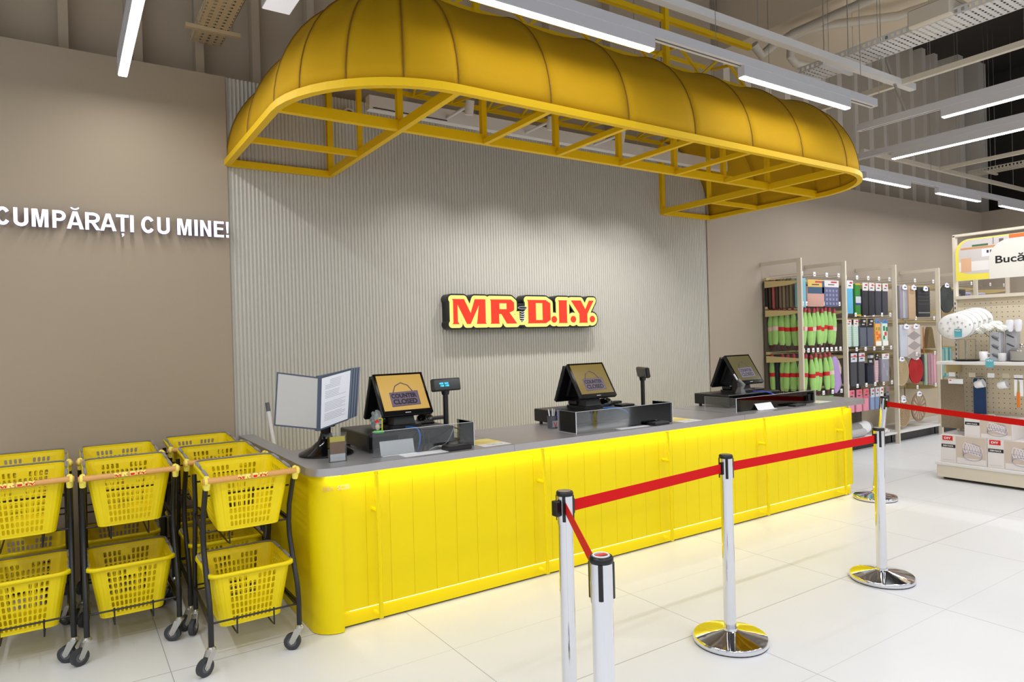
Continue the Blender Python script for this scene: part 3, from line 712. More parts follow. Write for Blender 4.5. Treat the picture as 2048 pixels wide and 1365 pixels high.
# cables
BLUE = mat('blue_cable', (30, 110, 200), .4)
def cable(label, pts, r, mt):
    V = [Vector(p) for p in pts]; out = []
    for i in range(len(V)-1):
        p0, p1, p2, p3 = V[max(i-1, 0)], V[i], V[i+1], V[min(i+2, len(V)-1)]
        for s_ in range(5):
            q = s_/5; out.append(.5*((2*p1)+(p2-p0)*q+(2*p0-5*p1+4*p2-p3)*q*q+(3*p1-p0-3*p2+p3)*q**3))
    out.append(V[-1]); return tag(B(mt).tube(out, r, 7).build('cable'), label, 'cable')
D = ZT+.125
cable('blue cable hanging over the left cash drawer', [(1.84, 4.05, D), (1.86, 3.94, D+.005), (1.865, 3.90, D-.03), (1.845, 3.86, ZT+.05), (1.80, 3.80, ZT+.006)], .0045, BLUE)
cable('black cable hanging over the left cash drawer next to the blue one', [(1.87, 4.0, D), (1.885, 3.91, D-.01), (1.88, 3.87, ZT+.05), (1.84, 3.81, ZT+.004)], .003, BLACK)
cable('thin black cable bending down behind the white label holder', [(1.93, 3.91, ZT+.10), (1.91, 3.86, ZT+.05), (1.87, 3.81, ZT+.004)], .0025, BLACK)
cable('thin grey cable trailing to the card reader of the left register', [(2.12, 3.91, ZT+.12), (2.06, 3.86, ZT+.06), (1.99, 3.80, ZT+.03), (1.90, 3.80, ZT+.004)], .0025, GREYP)
cable('white cable trailing from the left card reader', [(1.99, 3.73, ZT+.02), (1.93, 3.78, ZT+.025), (1.88, 3.80, ZT+.004)], .0025, PAPER)
cable('black coiled cable right of the left cash drawer', [(2.12, 3.98, ZT+.11), (2.20, 3.95, ZT+.08), (2.19, 3.92, ZT+.03), (2.12, 3.86, ZT+.012)], .004, BLACK)
cable('blue cable arching down in front of the middle register', [(3.50, 4.02, D), (3.55, 3.93, D), (3.60, 3.88, D-.02), (3.62, 3.82, ZT+.05), (3.61, 3.77, ZT+.005)], .0055, BLUE)
cable('tangle of thin cable by the middle card reader', [(3.62, 3.76, ZT+.01), (3.66, 3.78, ZT+.03), (3.69, 3.75, ZT+.012), (3.72, 3.77, ZT+.03), (3.78, 3.72, ZT+.03)], .003, GREYP)
cable('violet blue cable arching down in front of the right register', [(5.42, 4.08, D), (5.47, 3.98, D), (5.50, 3.90, D-.03), (5.50, 3.84, ZT+.03), (5.49, 3.80, ZT+.004)], .005, mat('violet_cable', (80, 90, 220), .4))
# price label holders
def holder(label, x, y, w_, h, lean):
    t = thing('label_holder', label, 'label holder', (x, y, ZT))
    B(PAPER).quad((-w_/2, 0, 0.004), (w_/2, 0, .004), (w_/2, lean, h), (-w_/2, lean, h)).box(-w_/2, w_/2, -.03, 0, .0015, .004).build('card', t)
    B(ACRE).bar((-w_/2, lean-.001, h), (w_/2, lean-.001, h), .002, .002).build('clear_edge', t)
holder('white card in a label holder before the left register', 1.67, 3.80, .22, .085, .02)
holder('white card in a label holder before the right register', 5.15, 3.745, .23, .055, .035)
t = thing('leaflet', 'white sheet lying before the middle register', 'paper', (3.52, 3.70, ZT)); B(PAPER).box(-.16, .13, -.035, .045, .0005, .002).build('sheet', t)
t = thing('leaflet', 'white sheet lying under the left card reader', 'paper', (1.92, 3.73, ZT)); B(PAPER).box(-.26, .04, -.055, .05, .0005, .002).build('sheet', t)
FLY = mat('flyer_yellow', (240, 226, 140), .6); FLW = mat('flyer_white', (238, 236, 236), .6); FLO = mat('flyer_orange', (222, 150, 70), .6)
for i, (x, y, r_, lb) in enumerate(((2.305, 3.825, .02, 'yellow and white flyer taped down right of the left register'), (4.075, 3.77, .02, 'yellow and white flyer taped down right of the middle register'), (6.02, 3.87, .02, 'yellow and white flyer taped down right of the right register'))):
    t = thing('flyer', lb, 'flyer', (x, y, ZT), r_)
    B(FLY).box(-.105, .105, -.05, .15, .0006, .0018).build('sheet', t)
    B(FLW).box(-.104, .104, -.149, -.051, .0006, .0018).build('lower_sheet', t)
    B(FLO).box(-.08, .09, .02, .028, .0018, .0022).box(-.09, .02, -.03, -.022, .0018, .0022).m(GREYD).box(-.05, .02, -.09, -.085, .0018, .0022).box(-.02, .06, -.11, -.105, .0018, .0022).build('print', t)
# pen pot
t = thing('pen_pot', 'small mesh pot full of pens beside the middle register', 'pen pot', (3.06, 4.10, ZT))
B(mat('pot_grey', (86, 84, 92), .4)).lathe([(.034, 0), (.036, .09), (.0345, .09), (.0325, .004), (0, .004)], 0, 0, 18).m(BLACK).tube([(.036*math.cos(a), .036*math.sin(a), .092) for a in [2*PI*k/18 for k in range(18)]], .002, 5, closed=True).build('pot', t)
B(mat('pot_label', (150, 150, 156), .5)).box(-.024, .024, -.0375, -.036, .01, .058).m(REDI).bar((-.012, -.038, .05), (.004, -.038, .012), .004, .004).bar((.018, -.038, .05), (.004, -.038, .012), .003, .003).build('pot_label', t)
for i, (dx, dy, lx, ly, nm, c) in enumerate(((-.01, 0, -.02, 0, 'white ballpoint pen leaning left in the pen pot', (232, 232, 236)), (.01, .01, .01, .01, 'white ballpoint pen upright in the pen pot', (225, 228, 235)), (.014, -.006, .04, -.01, 'dark blue pen leaning right in the pen pot', (46, 40, 190)), (-.002, -.012, .008, -.01, 'pale grey pen at the front of the pen pot', (190, 195, 205)))):
    p = tag(B(mat('pen_%s_plastic' % ('a', 'b', 'c', 'd')[i], c, .35)).tube([(3.06+dx, 4.10+dy, ZT+.006), (3.06+dx+lx, 4.10+dy+ly, ZT+.135)], .005, 8).tube([(3.06+dx+lx, 4.10+dy+ly, ZT+.135), (3.06+dx+lx*1.1, 4.10+dy+ly*1.1, ZT+.145)], .0035, 8).build('pen'), nm, 'pen', None)
# reference display stand with fanned panels
t = thing('document_stand', 'black table stand with fanned document panels at the left end of the counter', 'document stand', (1.335, 4.12, ZT))
FRM = mat('blue_grey_frame', (70, 82, 100), .45)
B(BLKG).lathe([(.165, 0), (.165, .012), (.15, .022), (.09, .05), (.05, .085), (.035, .12), (.035, .13)], 0, 0, 32).build('foot', t)
B(BLACK).tube([(0, 0, .12), (-.01, -.02, .20)], .03, 12, r2=.036).rbox(-.05, .05, -.045, .02, .17, .21, .008).build('neck', t)
def panel(a, b, c, d, nm, sheet, th=.006, fr=None, parent=t):
    a, b, c, d = map(Vector, (a, b, c, d)); n_ = (b-a).cross(d-a).normalized()*th
    vs = [a, b, c, d, a+n_, b+n_, c+n_, d+n_]
    o = MB().m(fr or FRM).add(vs, [(0, 1, 2, 3), (7, 6, 5, 4), (0, 4, 5, 1), (1, 5, 6, 2), (2, 6, 7, 3), (3, 7, 4, 0)]).build(nm, parent)
    if sheet:
        cen = (a+b+c+d)/4; q = [cen+(p-cen)*.94 for p in (a, b, c, d)]
        for sgn in (-.0007, th+.0007):
            nn = n_.normalized()*sgn; B(sheet).quad(*[p+nn for p in q]).build('sheet', o)
    return o
ox, oy, oz = 1.335, 4.12, ZT
Lc = lambda x, y, z: (x-ox, y-oy, z-oz)
panel(Lc(.995, 4.0, 1.14), Lc(1.245, 4.0, 1.092), Lc(1.262, 4.0, 1.405), Lc(1.02, 4.0, 1.448), 'panel', mat('grey_sheet', (186, 184, 180), .35))
dcs = mat('document_white', (232, 234, 242), .5)
pr_ = panel(Lc(1.255, 4.0, 1.087), Lc(1.455, 4.06, 1.128), Lc(1.485, 4.06, 1.445), Lc(1.272, 4.0, 1.405), 'panel', dcs)
# lines of print on the white page
w = B(mat('print_grey', (140, 142, 152), .6)); A_ = Vector(Lc(1.2555, 3.9975, 1.087)); U_ = Vector((.2, .06, .041)); V_ = Vector((.020, 0, .317))
nrm = U_.cross(V_).normalized()
for k in range(26):
    v = .90-.030*k
    if k in (6, 12, 13, 20): continue
    u0, u1 = (.30, .70) if k < 3 else (.14, .86-.12*((k*7) % 3 == 0)); p = A_+U_*u0+V_*v+nrm*.0058; q = A_+U_*u1+V_*v+nrm*.0058
    
    w.quad(p, q, q+V_*.006, p+V_*.006)
w.build('print', pr_)
for k in range(8):
    panel(Lc(1.262, 4.012+.012*k, 1.09+.002*k), Lc(1.462+.0135*k, 4.078+.014*k, 1.128+.001*k), Lc(1.492+.0135*k, 4.078+.014*k, 1.446+.003*(k % 2)), Lc(1.275, 4.012+.012*k, 1.408), 'panel', None, .004, mat('light_blue_grey_frame', (116, 130, 148), .45) if k % 2 else None)
B(FRM).bar(Lc(1.250, 4.01, 1.085), Lc(1.268, 4.01, 1.410), .02, .03).build('spine', t)
# clear leaflet holder in front
t = thing('leaflet_holder', 'clear leaflet holder with a yellow brown insert before the document stand', 'leaflet holder', (1.30, 3.80, ZT))
B(ACR).box(-.05, .05, -.003, 0, 0, .17).box(-.05, .05, .03, .033, 0, .15).box(-.05, -.047, 0, .03, 0, .15).box(.047, .05, 0, .03, 0, .15).build('sleeve', t)
B(mat('insert_brown', (140, 90, 40), .4)).box(-.045, .045, .010, .014, .045, .145).m(mat('insert_yellow', (240, 214, 40), .4)).box(-.045, .045, .0085, .0099, .115, .145).m(PAPER).box(-.045, .045, .0085, .0099, .004, .045).build('insert', t)
# small toy on the left drawer
t = thing('desk_toy', 'tiny toy with a green round base and a yellow post on the left cash drawer', 'toy', (1.62, 3.97, ZT+.121))
B(mat('toy_green', (60, 190, 50), .4)).lathe([(.034, 0), (.034, .008), (.028, .012), (0, .012)], 0, 0, 20).build('base', t)
B(mat('toy_yellow', (226, 214, 40), .4)).tube([(.022, 0, .012), (.024, 0, .085), (.0, 0, .088)], .004, 8).build('post', t)
B(mat('toy_beige', (200, 180, 160), .5)).loft([[(-.008+r_*math.cos(a), r_*math.sin(a), z) for a in [2*PI*k/10 for k in range(10)]] for r_, z in ((.004, .012), (.012, .022), (.016, .038), (.010, .050), (.013, .060), (.006, .074))]).build('body', t)
B(REDI).lathe([(.013, .062), (.012, .072), (0, .082)], -.010, 0, 12).build('cap', t)
t = thing('crumpled_bag', 'crumpled grey plastic bag behind the left register', 'bag', (1.66, 4.10, ZT+.121))
bm = bmesh.new(); bmesh.ops.create_icosphere(bm, subdivisions=3, radius=.06)
for v in bm.verts: v.co *= .62*(1+random.uniform(-.25, .25)); v.co.z = v.co.z*1.6+.06
me = bpy.data.meshes.new('bag'); bm.to_mesh(me); bm.free(); me.materials.append(mat('bag_grey', (140, 146, 146), .3)); o = bpy.data.objects.new('bag_film', me); COL.objects.link(o); o.parent = t
# mop handle leaning behind the counter
t = thing('mop_handle', 'white pole with a grey tip leaning against the fluted wall', 'pole', (1.36, 5.0, 0))
B(mat('white_pole', (222, 220, 220), .4)).tube([(.0, 0, 0.0), (-.07, .33, 1.10)], .014, 12).build('pole', t)
B(GREYD).tube([(-.07, .33, 1.10), (-.074, .348, 1.165)], .016, 12).build('tip', t)

# ================================================================== BARRIER POSTS
def stanchion(label, x, y, tilt=(0, 0), rz=0):
    t = thing('barrier_post', label, 'barrier post', (x, y, 0), rz)
    B(CHROME).lathe([(.185, .004), (.190, .010), (.190, .026), (.184, .034), (.12, .048), (.06, .058), (.036, .064), (.034, .075)], 0, 0, 48).build('base', t)
    B(RUB).lathe([(.186, 0), (.187, .006)], 0, 0, 40).build('rubber_ring', t)
    p = B(CHROME).tube([(0, 0, .05), (0, 0, .845)], .031, 28).build('post', t)
    h = MB().m(CHROME).tube([(0, 0, .84), (0, 0, .955)], .034, 28).build('head', t)
    w = B(BLACK)
    for k in range(4):
        a = PI/4+k*PI/2
        w.tube([(.0295*math.cos(a), .0295*math.sin(a), .852), (.0295*math.cos(a), .0295*math.sin(a), .955)], .0085, 8)
    w.build('slot_strips', h)
    c = B(BLACK).lathe([(.0345, .954), (.0355, .957), (.0355, .967), (.032, .972), (.028, .973)], 0, 0, 28).m(ZINC).lathe([(.0275, .973), (0, .974)], 0, 0, 24).build('cap', t)
    if tilt != (0, 0):
        for o in (p, h, c): o.rotation_euler = (tilt[0], tilt[1], 0)
    return t
PST = [(1.70, 2.205), (2.853, 2.325), (4.335, 2.325), (6.37, 3.46), (1.272, 1.487)]
s1 = stanchion('chrome barrier post with belts leaving both ways and its foot out of frame', *PST[0])
s2 = stanchion('chrome barrier post with a golden reflecting round base, middle of the row', *PST[1])
s3 = stanchion('chrome barrier post at the far end of the straight row', *PST[2])
s4 = stanchion('leaning chrome barrier post beside the end of the counter', *PST[3], tilt=(.06, .095))
s5 = stanchion('chrome barrier post closest to the viewer, cut off below', *PST[4])
B(mat('cap_badge', (226, 60, 50), .4)).box(-.018, .018, -.007, .007, .9742, .9752).build('badge', s5)
B(PAPER).tube([(.023*math.cos(a), .023*math.sin(a), .9745) for a in [2*PI*k/20 for k in range(20)]], .002, 5, closed=True).build('badge_ring', s5)
def belt(root, a, b, z0=.905, z1=.905, sagv=.0, clip=True, hgt=.047):
    a = Vector((a[0], a[1], z0)); b = Vector((b[0], b[1], z1)); d = (b-a); d2 = Vector((d.x, d.y, 0)).normalized(); nn = Vector((-d2.y, d2.x, 0))*.0012
    a2 = a+d2*.034; b2 = b-d2*.034; vs = []; N = 16
    for i in range(N+1):
        p = a2+(b2-a2)*i/N; p.z -= sagv*math.sin(PI*i/N)
        for s_, zz in ((-1, -hgt/2), (1, -hgt/2), (1, hgt/2), (-1, hgt/2)): vs.append(p+nn*s_+Vector((0, 0, zz)))
    o = B(RED).add(vs, [(i*4+k, i*4+(k+1) % 4, i*4+4+(k+1) % 4, i*4+4+k) for i in range(N) for k in range(4)], False).build('belt'); local(o, root)
    if clip:
        for p, s_ in ((a, 1), (b, -1)):
            q = p+d2*s_*.036; c = B(BLACK).bar(q-d2*.013, q+d2*.013, .016, .062).build('belt_clip'); local(c, root)
    return o
belt(s1, PST[0], PST[1]); belt(s2, PST[1], PST[2]); belt(s5, PST[4], PST[0], clip=False)
P4 = (6.432, 3.398); belt(s4, P4, (4.9, -.3), .902, .90, .02)
for s_, dx in ((s1, (-.045, -.005)),):
    c = B(BLACK).rbox(-.056, -.034, -.018, .018, .875, .937, .003).build('belt_clip', s_)

# ================================================================== BASKET TROLLEYS
def perf_wall(w, a, b, c, d, nx, ny, mu=.10, mv=.06, skip=None):
    """a,b bottom corners, c,d top corners (a-b-c-d around); slots in a grid"""
    a, b, c, d = map(Vector, (a, b, c, d))
    def P(u, v): return (a*(1-u)+b*u)*(1-v)+(d*(1-u)+c*u)*v
    u0, u1, v0, v1 = mu, 1-mu, mv, 1-mv*1.6
    w.quad(P(0, 0), P(1, 0), P(1, v0), P(0, v0)); w.quad(P(0, v1), P(1, v1), P(1, 1), P(0, 1))
    w.quad(P(0, v0), P(u0, v0), P(u0, v1), P(0, v1)); w.quad(P(u1, v0), P(1, v0), P(1, v1), P(u1, v1))
    du = (u1-u0)/nx; dv = (v1-v0)/ny
    for i in range(nx):
        for j in range(ny):
            x, y = u0+i*du, v0+j*dv
            if skip and skip(i, j): w.quad(P(x, y), P(x+du, y), P(x+du, y+dv), P(x, y+dv)); continue
            hx, hy = .31, .40; ch = .14
            oct_ = [(.5-hx, .5-hy+ch), (.5-hx+.12, .5-hy), (.5+hx-.12, .5-hy), (.5+hx, .5-hy+ch), (.5+hx, .5+hy-ch), (.5+hx-.12, .5+hy), (.5-hx+.12, .5+hy), (.5-hx, .5+hy-ch)]
            C = [P(x, y), P(x+du, y), P(x+du, y+dv), P(x, y+dv)]; O = [P(x+du*p, y+dv*q) for p, q in oct_]
            w.add(C+O, [(0, 1, 6, 5), (1, 7, 6), (1, 2, 8, 7), (2, 9, 8), (2, 3, 10, 9), (3, 11, 10), (3, 0, 4, 11), (0, 5, 4)])
def make_basket():
    t = thing('shopping_basket', 'x', 'basket', (0, 0, 0), 0, 'yellow shopping baskets in the trolleys')
    H = .285; tw, td, bw, bd = .197, .215, .150, .165; rt_, rb = .045, .035
    w = B(YELP)
    def ring(hw, hd, r, z, n=4): return [(x, y, z) for x, y in rounded(-hw, hw, -hd, hd, r, n)]
    Tr = ring(tw, td, rt_, H); Br = ring(bw, bd, rb, 0)
    # corners
    m = 5
    for q in range(4):
        for k in range(4):
            i = q*m+k; w.add([Br[i], Br[i+1], Tr[i+1], Tr[i]], [(0, 1, 2, 3)])
    def side(i, j, nx, sk=None): perf_wall(w, Br[i], Br[j], Tr[j], Tr[i], nx, 7, .09 if nx > 8 else .06, .06, sk)
    mid = lambda i, j: (j == 6 and i in (4, 5))
    side(4, 5, 10, mid); side(9, 10, 10); side(14, 15, 10, mid); side(19, 0, 10)
    w.add(Br, [tuple(range(20))])
    o = w.build('basket_body', t); s_ = o.modifiers.new('t', 'SOLIDIFY'); s_.thickness = .0028; s_.offset = 0
    # rim lip
    R1 = ring(tw-.002, td-.002, rt_, H); R2 = ring(tw+.016, td+.016, rt_+.012, H-.001); R3 = ring(tw+.018, td+.018, rt_+.012, H-.016)
    R4 = ring(tw+.001, td+.001, rt_, H-.010); R5 = ring(tw-.002, td-.002, rt_, H+.003); R6 = ring(tw+.014, td+.014, rt_+.012, H+.003)
    w = B(YELP); n_ = 20
    L = [R4, R3, R2, R6, R5, R1]
    vs = [v for r_ in L for v in r_]; w.add(vs, [(a*n_+k, a*n_+(k+1) % n_, ((a+1) % 6)*n_+(k+1) % n_, ((a+1) % 6)*n_+k) for a in range(6) for k in range(n_)], True)
    w.build('rim', t)
    B(mat('bail_grey', (120, 118, 120), .4)).tube([(tw+.004, -td+.03, H+.006)]+[(x, y, H+.009) for x, y in rounded(-tw-.004, tw+.004, -td-.004, td+.004, rt_, 5)[:12]]+[(-tw-.004, -td+.03, H+.006)], .0045, 6).build('bail', t)
    for sx in (-1, 1):
        for y0, y1 in ((-.16, -.05), (.05, .16)): B(GREYP).tube([(sx*(tw+.004), y0, H+.010), (sx*(tw+.004), y1, H+.010)], .008, 8).build('bail_grip', t)
    return t
def make_trolley():
    """origin on the floor midway between the front casters; y grows towards the wall"""
    t = thing('basket_trolley', 'x', 'trolley', (0, 0, 0), 0, 'basket trolleys beside the counter')
    prof = [(-.055, .93), (.0, .885), (.085, .74), (.105, .64), (.095, .57), (.03, .44), (-.03, .34), (-.05, .26), (-.05, .125)]
    rear = [(.44, .90), (.43, .74), (.46, .60), (.50, .45), (.52, .30), (.52, .125)]
    for sx in (-.215, .215):
        B(BLKM).tube([(sx, y, z) for y, z in prof], .0135, 10).build('leg', t)
        B(BLKM).tube([(sx*.93, y, z) for y, z in rear], .0125, 10).build('leg', t)
        B(BLKM).bar((sx, .10, .655), (sx*.93, .44, .675), .012, .02).build('side_rail', t); B(BLKM).bar((sx, -.035, .235), (sx*.93, .52, .245), .010, .028).build('side_rail', t)
        B(YELB).tube([(sx*1.0, -.060, .943), (sx*1.06, -.060, .943)], .021, 12).tube([(sx, -.058, .95), (sx, -.040, .90)], .019, 10, r2=.015).tube([(sx, -.045, .955), (sx, -.02, .94)], .014, 8).build('handle_bracket', t)
    B(WOOD).tube([(-.235, -.060, .943), (.235, -.060, .943)], .0145, 14).build('handle_bar', t)
    lg = B(REDI)
    for p in LOGO: lg.prism([(-.075+q[0]*.088, .9365+q[1]*.088*.62) for q in p], -.0762, -.0752, 'y')
    lg.m(mat('logo_yellow_edge', (248, 232, 110), .5)); fat(lg, LOGO, .0018, -.0755, -.0748, .088*.98, 6, -.0745, .9372)
    for v in range(len(lg.v)):
        pass
    lg.build('handle_logo', t, fix=False)
    # wire racks
    for z, y0, y1, nm in ((.845, .075, .45, 'cross_wire'), (.655, .10, .46, 'upper_rack'), (.235, -.035, .50, 'lower_rack')):
        w = B(BLKM).tube([(-.213, y0, z), (.213, y0, z)], .005, 6)
        if z > .8: w.build(nm, t); w = B(BLKM)
        w.tube([(-.2, y1, z+.01), (.2, y1, z+.01)], .005, 6)
        if z < .8:
            w.tube([(-.2, y0+.0, z), (-.2, y1, z+.01)], .0045, 6).tube([(.2, y0, z), (.2, y1, z+.01)], .0045, 6)
            for x in (-.09, .09): w.tube([(x, y0-.004, z+.012), (x, y0-.004, z-.075), (x, y0+.05, z-.080), (x, y1-.03, z-.078), (x, y1, z+.012)], .0042, 6)
        w.build(nm, t)
    for sx, y in ((-.215, -.05), (.215, -.05), (-.20, .52), (.20, .52)):
        c = B(ZINC).lathe([(.022, .112), (.022, .122), (.014, .130)], 0, 0, 14).build('caster', t)
        c.location = (sx, y, 0); c.rotation_euler = (0, 0, math.radians({(-1, -1): 118, (1, -1): 60, (-1, 1): 150, (1, 1): 35}[(1 if sx > 0 else -1, 1 if y > 0 else -1)]))
        w = B(ZINC)
        w.box(-.017, .017, -.012, .02, .108, .114)
        for dx in (-.017, .017):
            w.prism([(-.020, .114), (.020, .114), (.052, .046), (.042, .030), (.026, .038)], dx-.0012, dx+.0012, 'x')
        f = w.build('fork', c)
        w = B(RUB).tube([(-.012, .038, .0435), (.012, .038, .0435)], .043, 24).m(GREYD).tube([(-.0135, .038, .0435), (.0135, .038, .0435)], .024, 16).m(ZINC).tube([(-.021, .038, .0435), (.021, .038, .0435)], .007, 10)
        w.build('wheel', c)
    return t
tr0 = make_trolley(); bk0 = make_basket(); used = [False]
TR = [(.785, 3.655, 'basket trolley right beside the counter, front one of its file', 'right front'),
      (.785, 4.30, 'basket trolley second in the file beside the counter', 'right second'),
      (.775, 4.90, 'basket trolley last in the file beside the counter, nearest the wall', 'right rear'),
      (.280, 4.165, 'basket trolley in front of the middle file', 'middle front'),
      (.280, 4.80, 'basket trolley at the back of the middle file', 'middle rear'),
      (-.205, 4.215, 'basket trolley at the left edge of the photo, front one', 'left front'),
      (-.205, 4.80, 'basket trolley at the left edge of the photo, rear one', 'left rear')]
for i, (x, y, lb, pos) in enumerate(TR):
    t = tr0 if i == 0 else copy_tree(tr0)
    t.location = (x, y, 0); t['label'] = lb
    for lvl, (dy, z, tl) in enumerate(((.205, .672, .06), (.215, .172, 0))):
        b = bk0 if (i == 0 and lvl == 0) else copy_tree(bk0)
        b.location = (x, y+dy, z); b.rotation_euler = (tl, 0, 0)
        b['label'] = 'yellow %s shopping basket on the %s trolley' % (('upper', 'lower')[lvl], pos)

# ================================================================== WALL SHELVING (beyond the counter)
POSTX = [7.49, 8.45, 9.70, 10.95, 12.20, 13.40]
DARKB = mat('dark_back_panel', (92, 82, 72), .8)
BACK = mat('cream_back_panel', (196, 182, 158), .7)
HOOKM = mat('hook_chrome', (200, 198, 194), .25, .9)
TICK = mat('white_price_ticket', (240, 240, 242), .5)
BAYN = ['first shelving bay beside the counter end, hung with green bundles', 'second shelving bay, hung with socks and dark sleeves', 'third shelving bay, hung with place mats',
        'fourth shelving bay, partly hidden behind the kitchen display', 'last shelving bay next to the room corner']
HOOKZ = {0: [(2.285, 4), (1.915, 10), (1.335, 9), (.79, 5)], 1: [(2.27, 5), (1.775, 6), (1.315, 6), (.83, 6)], 2: [(2.27, 3), (1.72, 3), (1.20, 3), (.72, 3)],
         3: [(2.27, 3), (1.72, 3), (1.20, 3), (.72, 3)], 4: [(2.27, 3), (1.72, 2)]}
for b in range(5):
    xa, xb = POSTX[b], POSTX[b+1]
    t = thing('shelving_bay', 'cream '+BAYN[b], 'shelving', ((xa+xb)/2, 5.2, 0))
    for x in ((xa,) if b < 4 else (xa, xb)):
        local(B(CREAM).rbox(x-.015, x+.015, 4.90, 4.96, 0, 2.50, .003).build('post'), t)
        local(B(CREAM).box(x-.012, x+.012, 4.96, 5.475, 2.455, 2.50).build('top_arm'), t)
        for z in (2.20, 1.83, 1.245, .70):
            local(B(OLIVE).prism([(4.96, z+.03), (5.42, z+.055), (5.42, z-.03), (5.10, z-.02), (4.96, z+.0)], x-.010, x+.010, 'x').build('bracket'), t)
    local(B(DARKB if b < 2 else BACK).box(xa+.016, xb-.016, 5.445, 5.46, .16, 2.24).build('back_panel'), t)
    local(B(WHITE).box(xa+.016, xb-.016, 4.93, 5.44, .135, .165).build('bottom_shelf'), t)
    local(B(BLACK).box(xa+.016, xb-.016, 5.02, 5.06, .0, .13).build('kick_board'), t)
    for z, n in HOOKZ[b]:
        local(B(OLIVE).box(xa+.016, xb-.016, 5.41, 5.44, z-.02, z+.015).build('hook_rail'), t)
        for k in range(n):
            x = xa+.09+(xb-xa-.16)*k/max(1, n-1)
            h = local(B(HOOKM).tube([(x, 5.42, z), (x, 4.985, z), (x, 4.965, z+.012)], .003, 6).tube([(x, 5.42, z+.035), (x, 4.965, z+.032)], .002, 5).build('hook'), t)
            q = B(TICK).box(x-.024, x+.024, 4.956, 4.959, z+.006, z+.058).m(INK).box(x-.010, x+.012, 4.9552, 4.956, z+.022, z+.030).build('price_ticket'); q.parent = h; q.matrix_parent_inverse = h.matrix_parent_inverse.copy() if False else Matrix.Identity(4)

GRN = mat('lime_green_cloth', (164, 210, 122), .75, noise=.08, nscale=25)
GRND = mat('lime_green_cloth_back', (128, 190, 76), .75, noise=.08, nscale=25)
CUF = mat('red_patterned_cuff', (176, 62, 76), .6, noise=.6, nscale=60)
TIP = mat('dark_patterned_tip', (92, 50, 56), .6, noise=.6, nscale=60)
BAND = mat('red_paper_band', (205, 26, 34), .5)
BANDW = mat('pale_paper_band', (232, 200, 196), .5)
def bundle_parts(cuff, body, band, tip, hgt=.54):
    t = bpy.data.objects.new('cloth_bundle', None); COL.objects.link(t); t.empty_display_size = .05
    pr = [(0, .010, .01), (-.025, .024, .018), (-.062, .020, .018), (-.09, .026, .022), (-.13, .036, .028), (-.19, .044, .036), (-.24, .043, .036), (-.29, .043, .036), (-.36, .046, .034), (-.43, .042, .028), (-.47, .030, .02), (-.50, .020, .015), (-.54, .004, .004)]
    def sec(i, wob=0): z, hx, hy = pr[i]; return [(hx*math.cos(a)+.012*(-z-.27)*1.2*(1 if i > 8 else 0), hy*math.sin(a)*(1+.12*math.sin(3*a)), z*hgt/.54) for a in [2*PI*k/12 for k in range(12)]]
    B(cuff).loft([sec(i) for i in range(0, 3)]).build('cuff', t); B(body).loft([sec(i) for i in range(2, 11)]).build('cloth', t)
    o = B(tip).loft([sec(i) for i in range(10, 13)]).build('tip', t)
    B(band).loft([[(x*1.04, y*1.06, z) for x, y, z in sec(i)] for i in (6, 7)], caps=False).build('paper_band', t)
    return t
pb_red = bundle_parts(CUF, GRN, BAND, TIP); pb_pale = bundle_parts(CUF, GRN, BANDW, TIP)
first = {'r': pb_red, 'p': pb_pale}; fu = {'r': 0, 'p': 0}
def put_bundle(kind, x, y, z, label, group, rz=0, sc=1):
    t = first[kind] if not fu[kind] else copy_tree(first[kind]); fu[kind] = 1
    t.location = (x, y, z); t.rotation_euler = (random.uniform(-.05, .05), random.uniform(-.09, .09), rz); t.location.z += random.uniform(-.012, .012); t.scale = (1, 1, sc)
    t['label'] = label; t['category'] = 'cloth'; t['group'] = group; return t
G1 = 'green cloth bundles on the upper hook row'; G2 = 'green cloth bundles on the lower hook row'
ORD = ['first', 'second', 'third', 'fourth', 'fifth', 'sixth', 'seventh', 'eighth', 'ninth', 'tenth']
for k in range(9):
    x = POSTX[0]+.09+.80*k/9+(.03 if k == 8 else 0)
    put_bundle('p' if k in (1, 3, 8) else 'r', x, 4.985+random.uniform(-.01,.01), 1.905+random.uniform(-.02,.01), 'lime green cloth bundle, %s from the left in the upper green row' % ORD[k], G1, random.uniform(-.3, .3))
for k in range(7):
    x = POSTX[0]+.08+.80*k/8
    put_bundle('p' if k == 6 else 'r', x, 4.985, 1.322, 'lime green cloth bundle, %s from the left in the lower green row' % ORD[k], G2, random.uniform(-.3, .3))
for k in range(5):
    put_bundle('p' if k < 2 else 'r', POSTX[0]+.08, 5.40-.078*k, 1.905, 'lime green bundle seen left of the first post, upper row, %s from the wall' % ORD[k], G1, PI/2)
for k in (0, 2, 3, 4):
    put_bundle('r', POSTX[0]+.08, 5.40-.078*k, 1.322, 'lime green bundle seen left of the first post, lower row, %s from the wall' % ORD[k], G2, PI/2)
t = thing('cloth_bundle', 'dark blue folded bundle hanging between green bundles left of the first post', 'cloth', (POSTX[0]+.08, 5.325, 1.30))
B(mat('navy_cloth', (24, 26, 40), .7)).loft([[(hx*math.cos(a), hx*math.sin(a), z) for a in [2*PI*k/10 for k in range(10)]] for z, hx in ((0, .03), (-.1, .035), (-.3, .03), (-.5, .028), (-.52, .01))]).build('cloth', t)

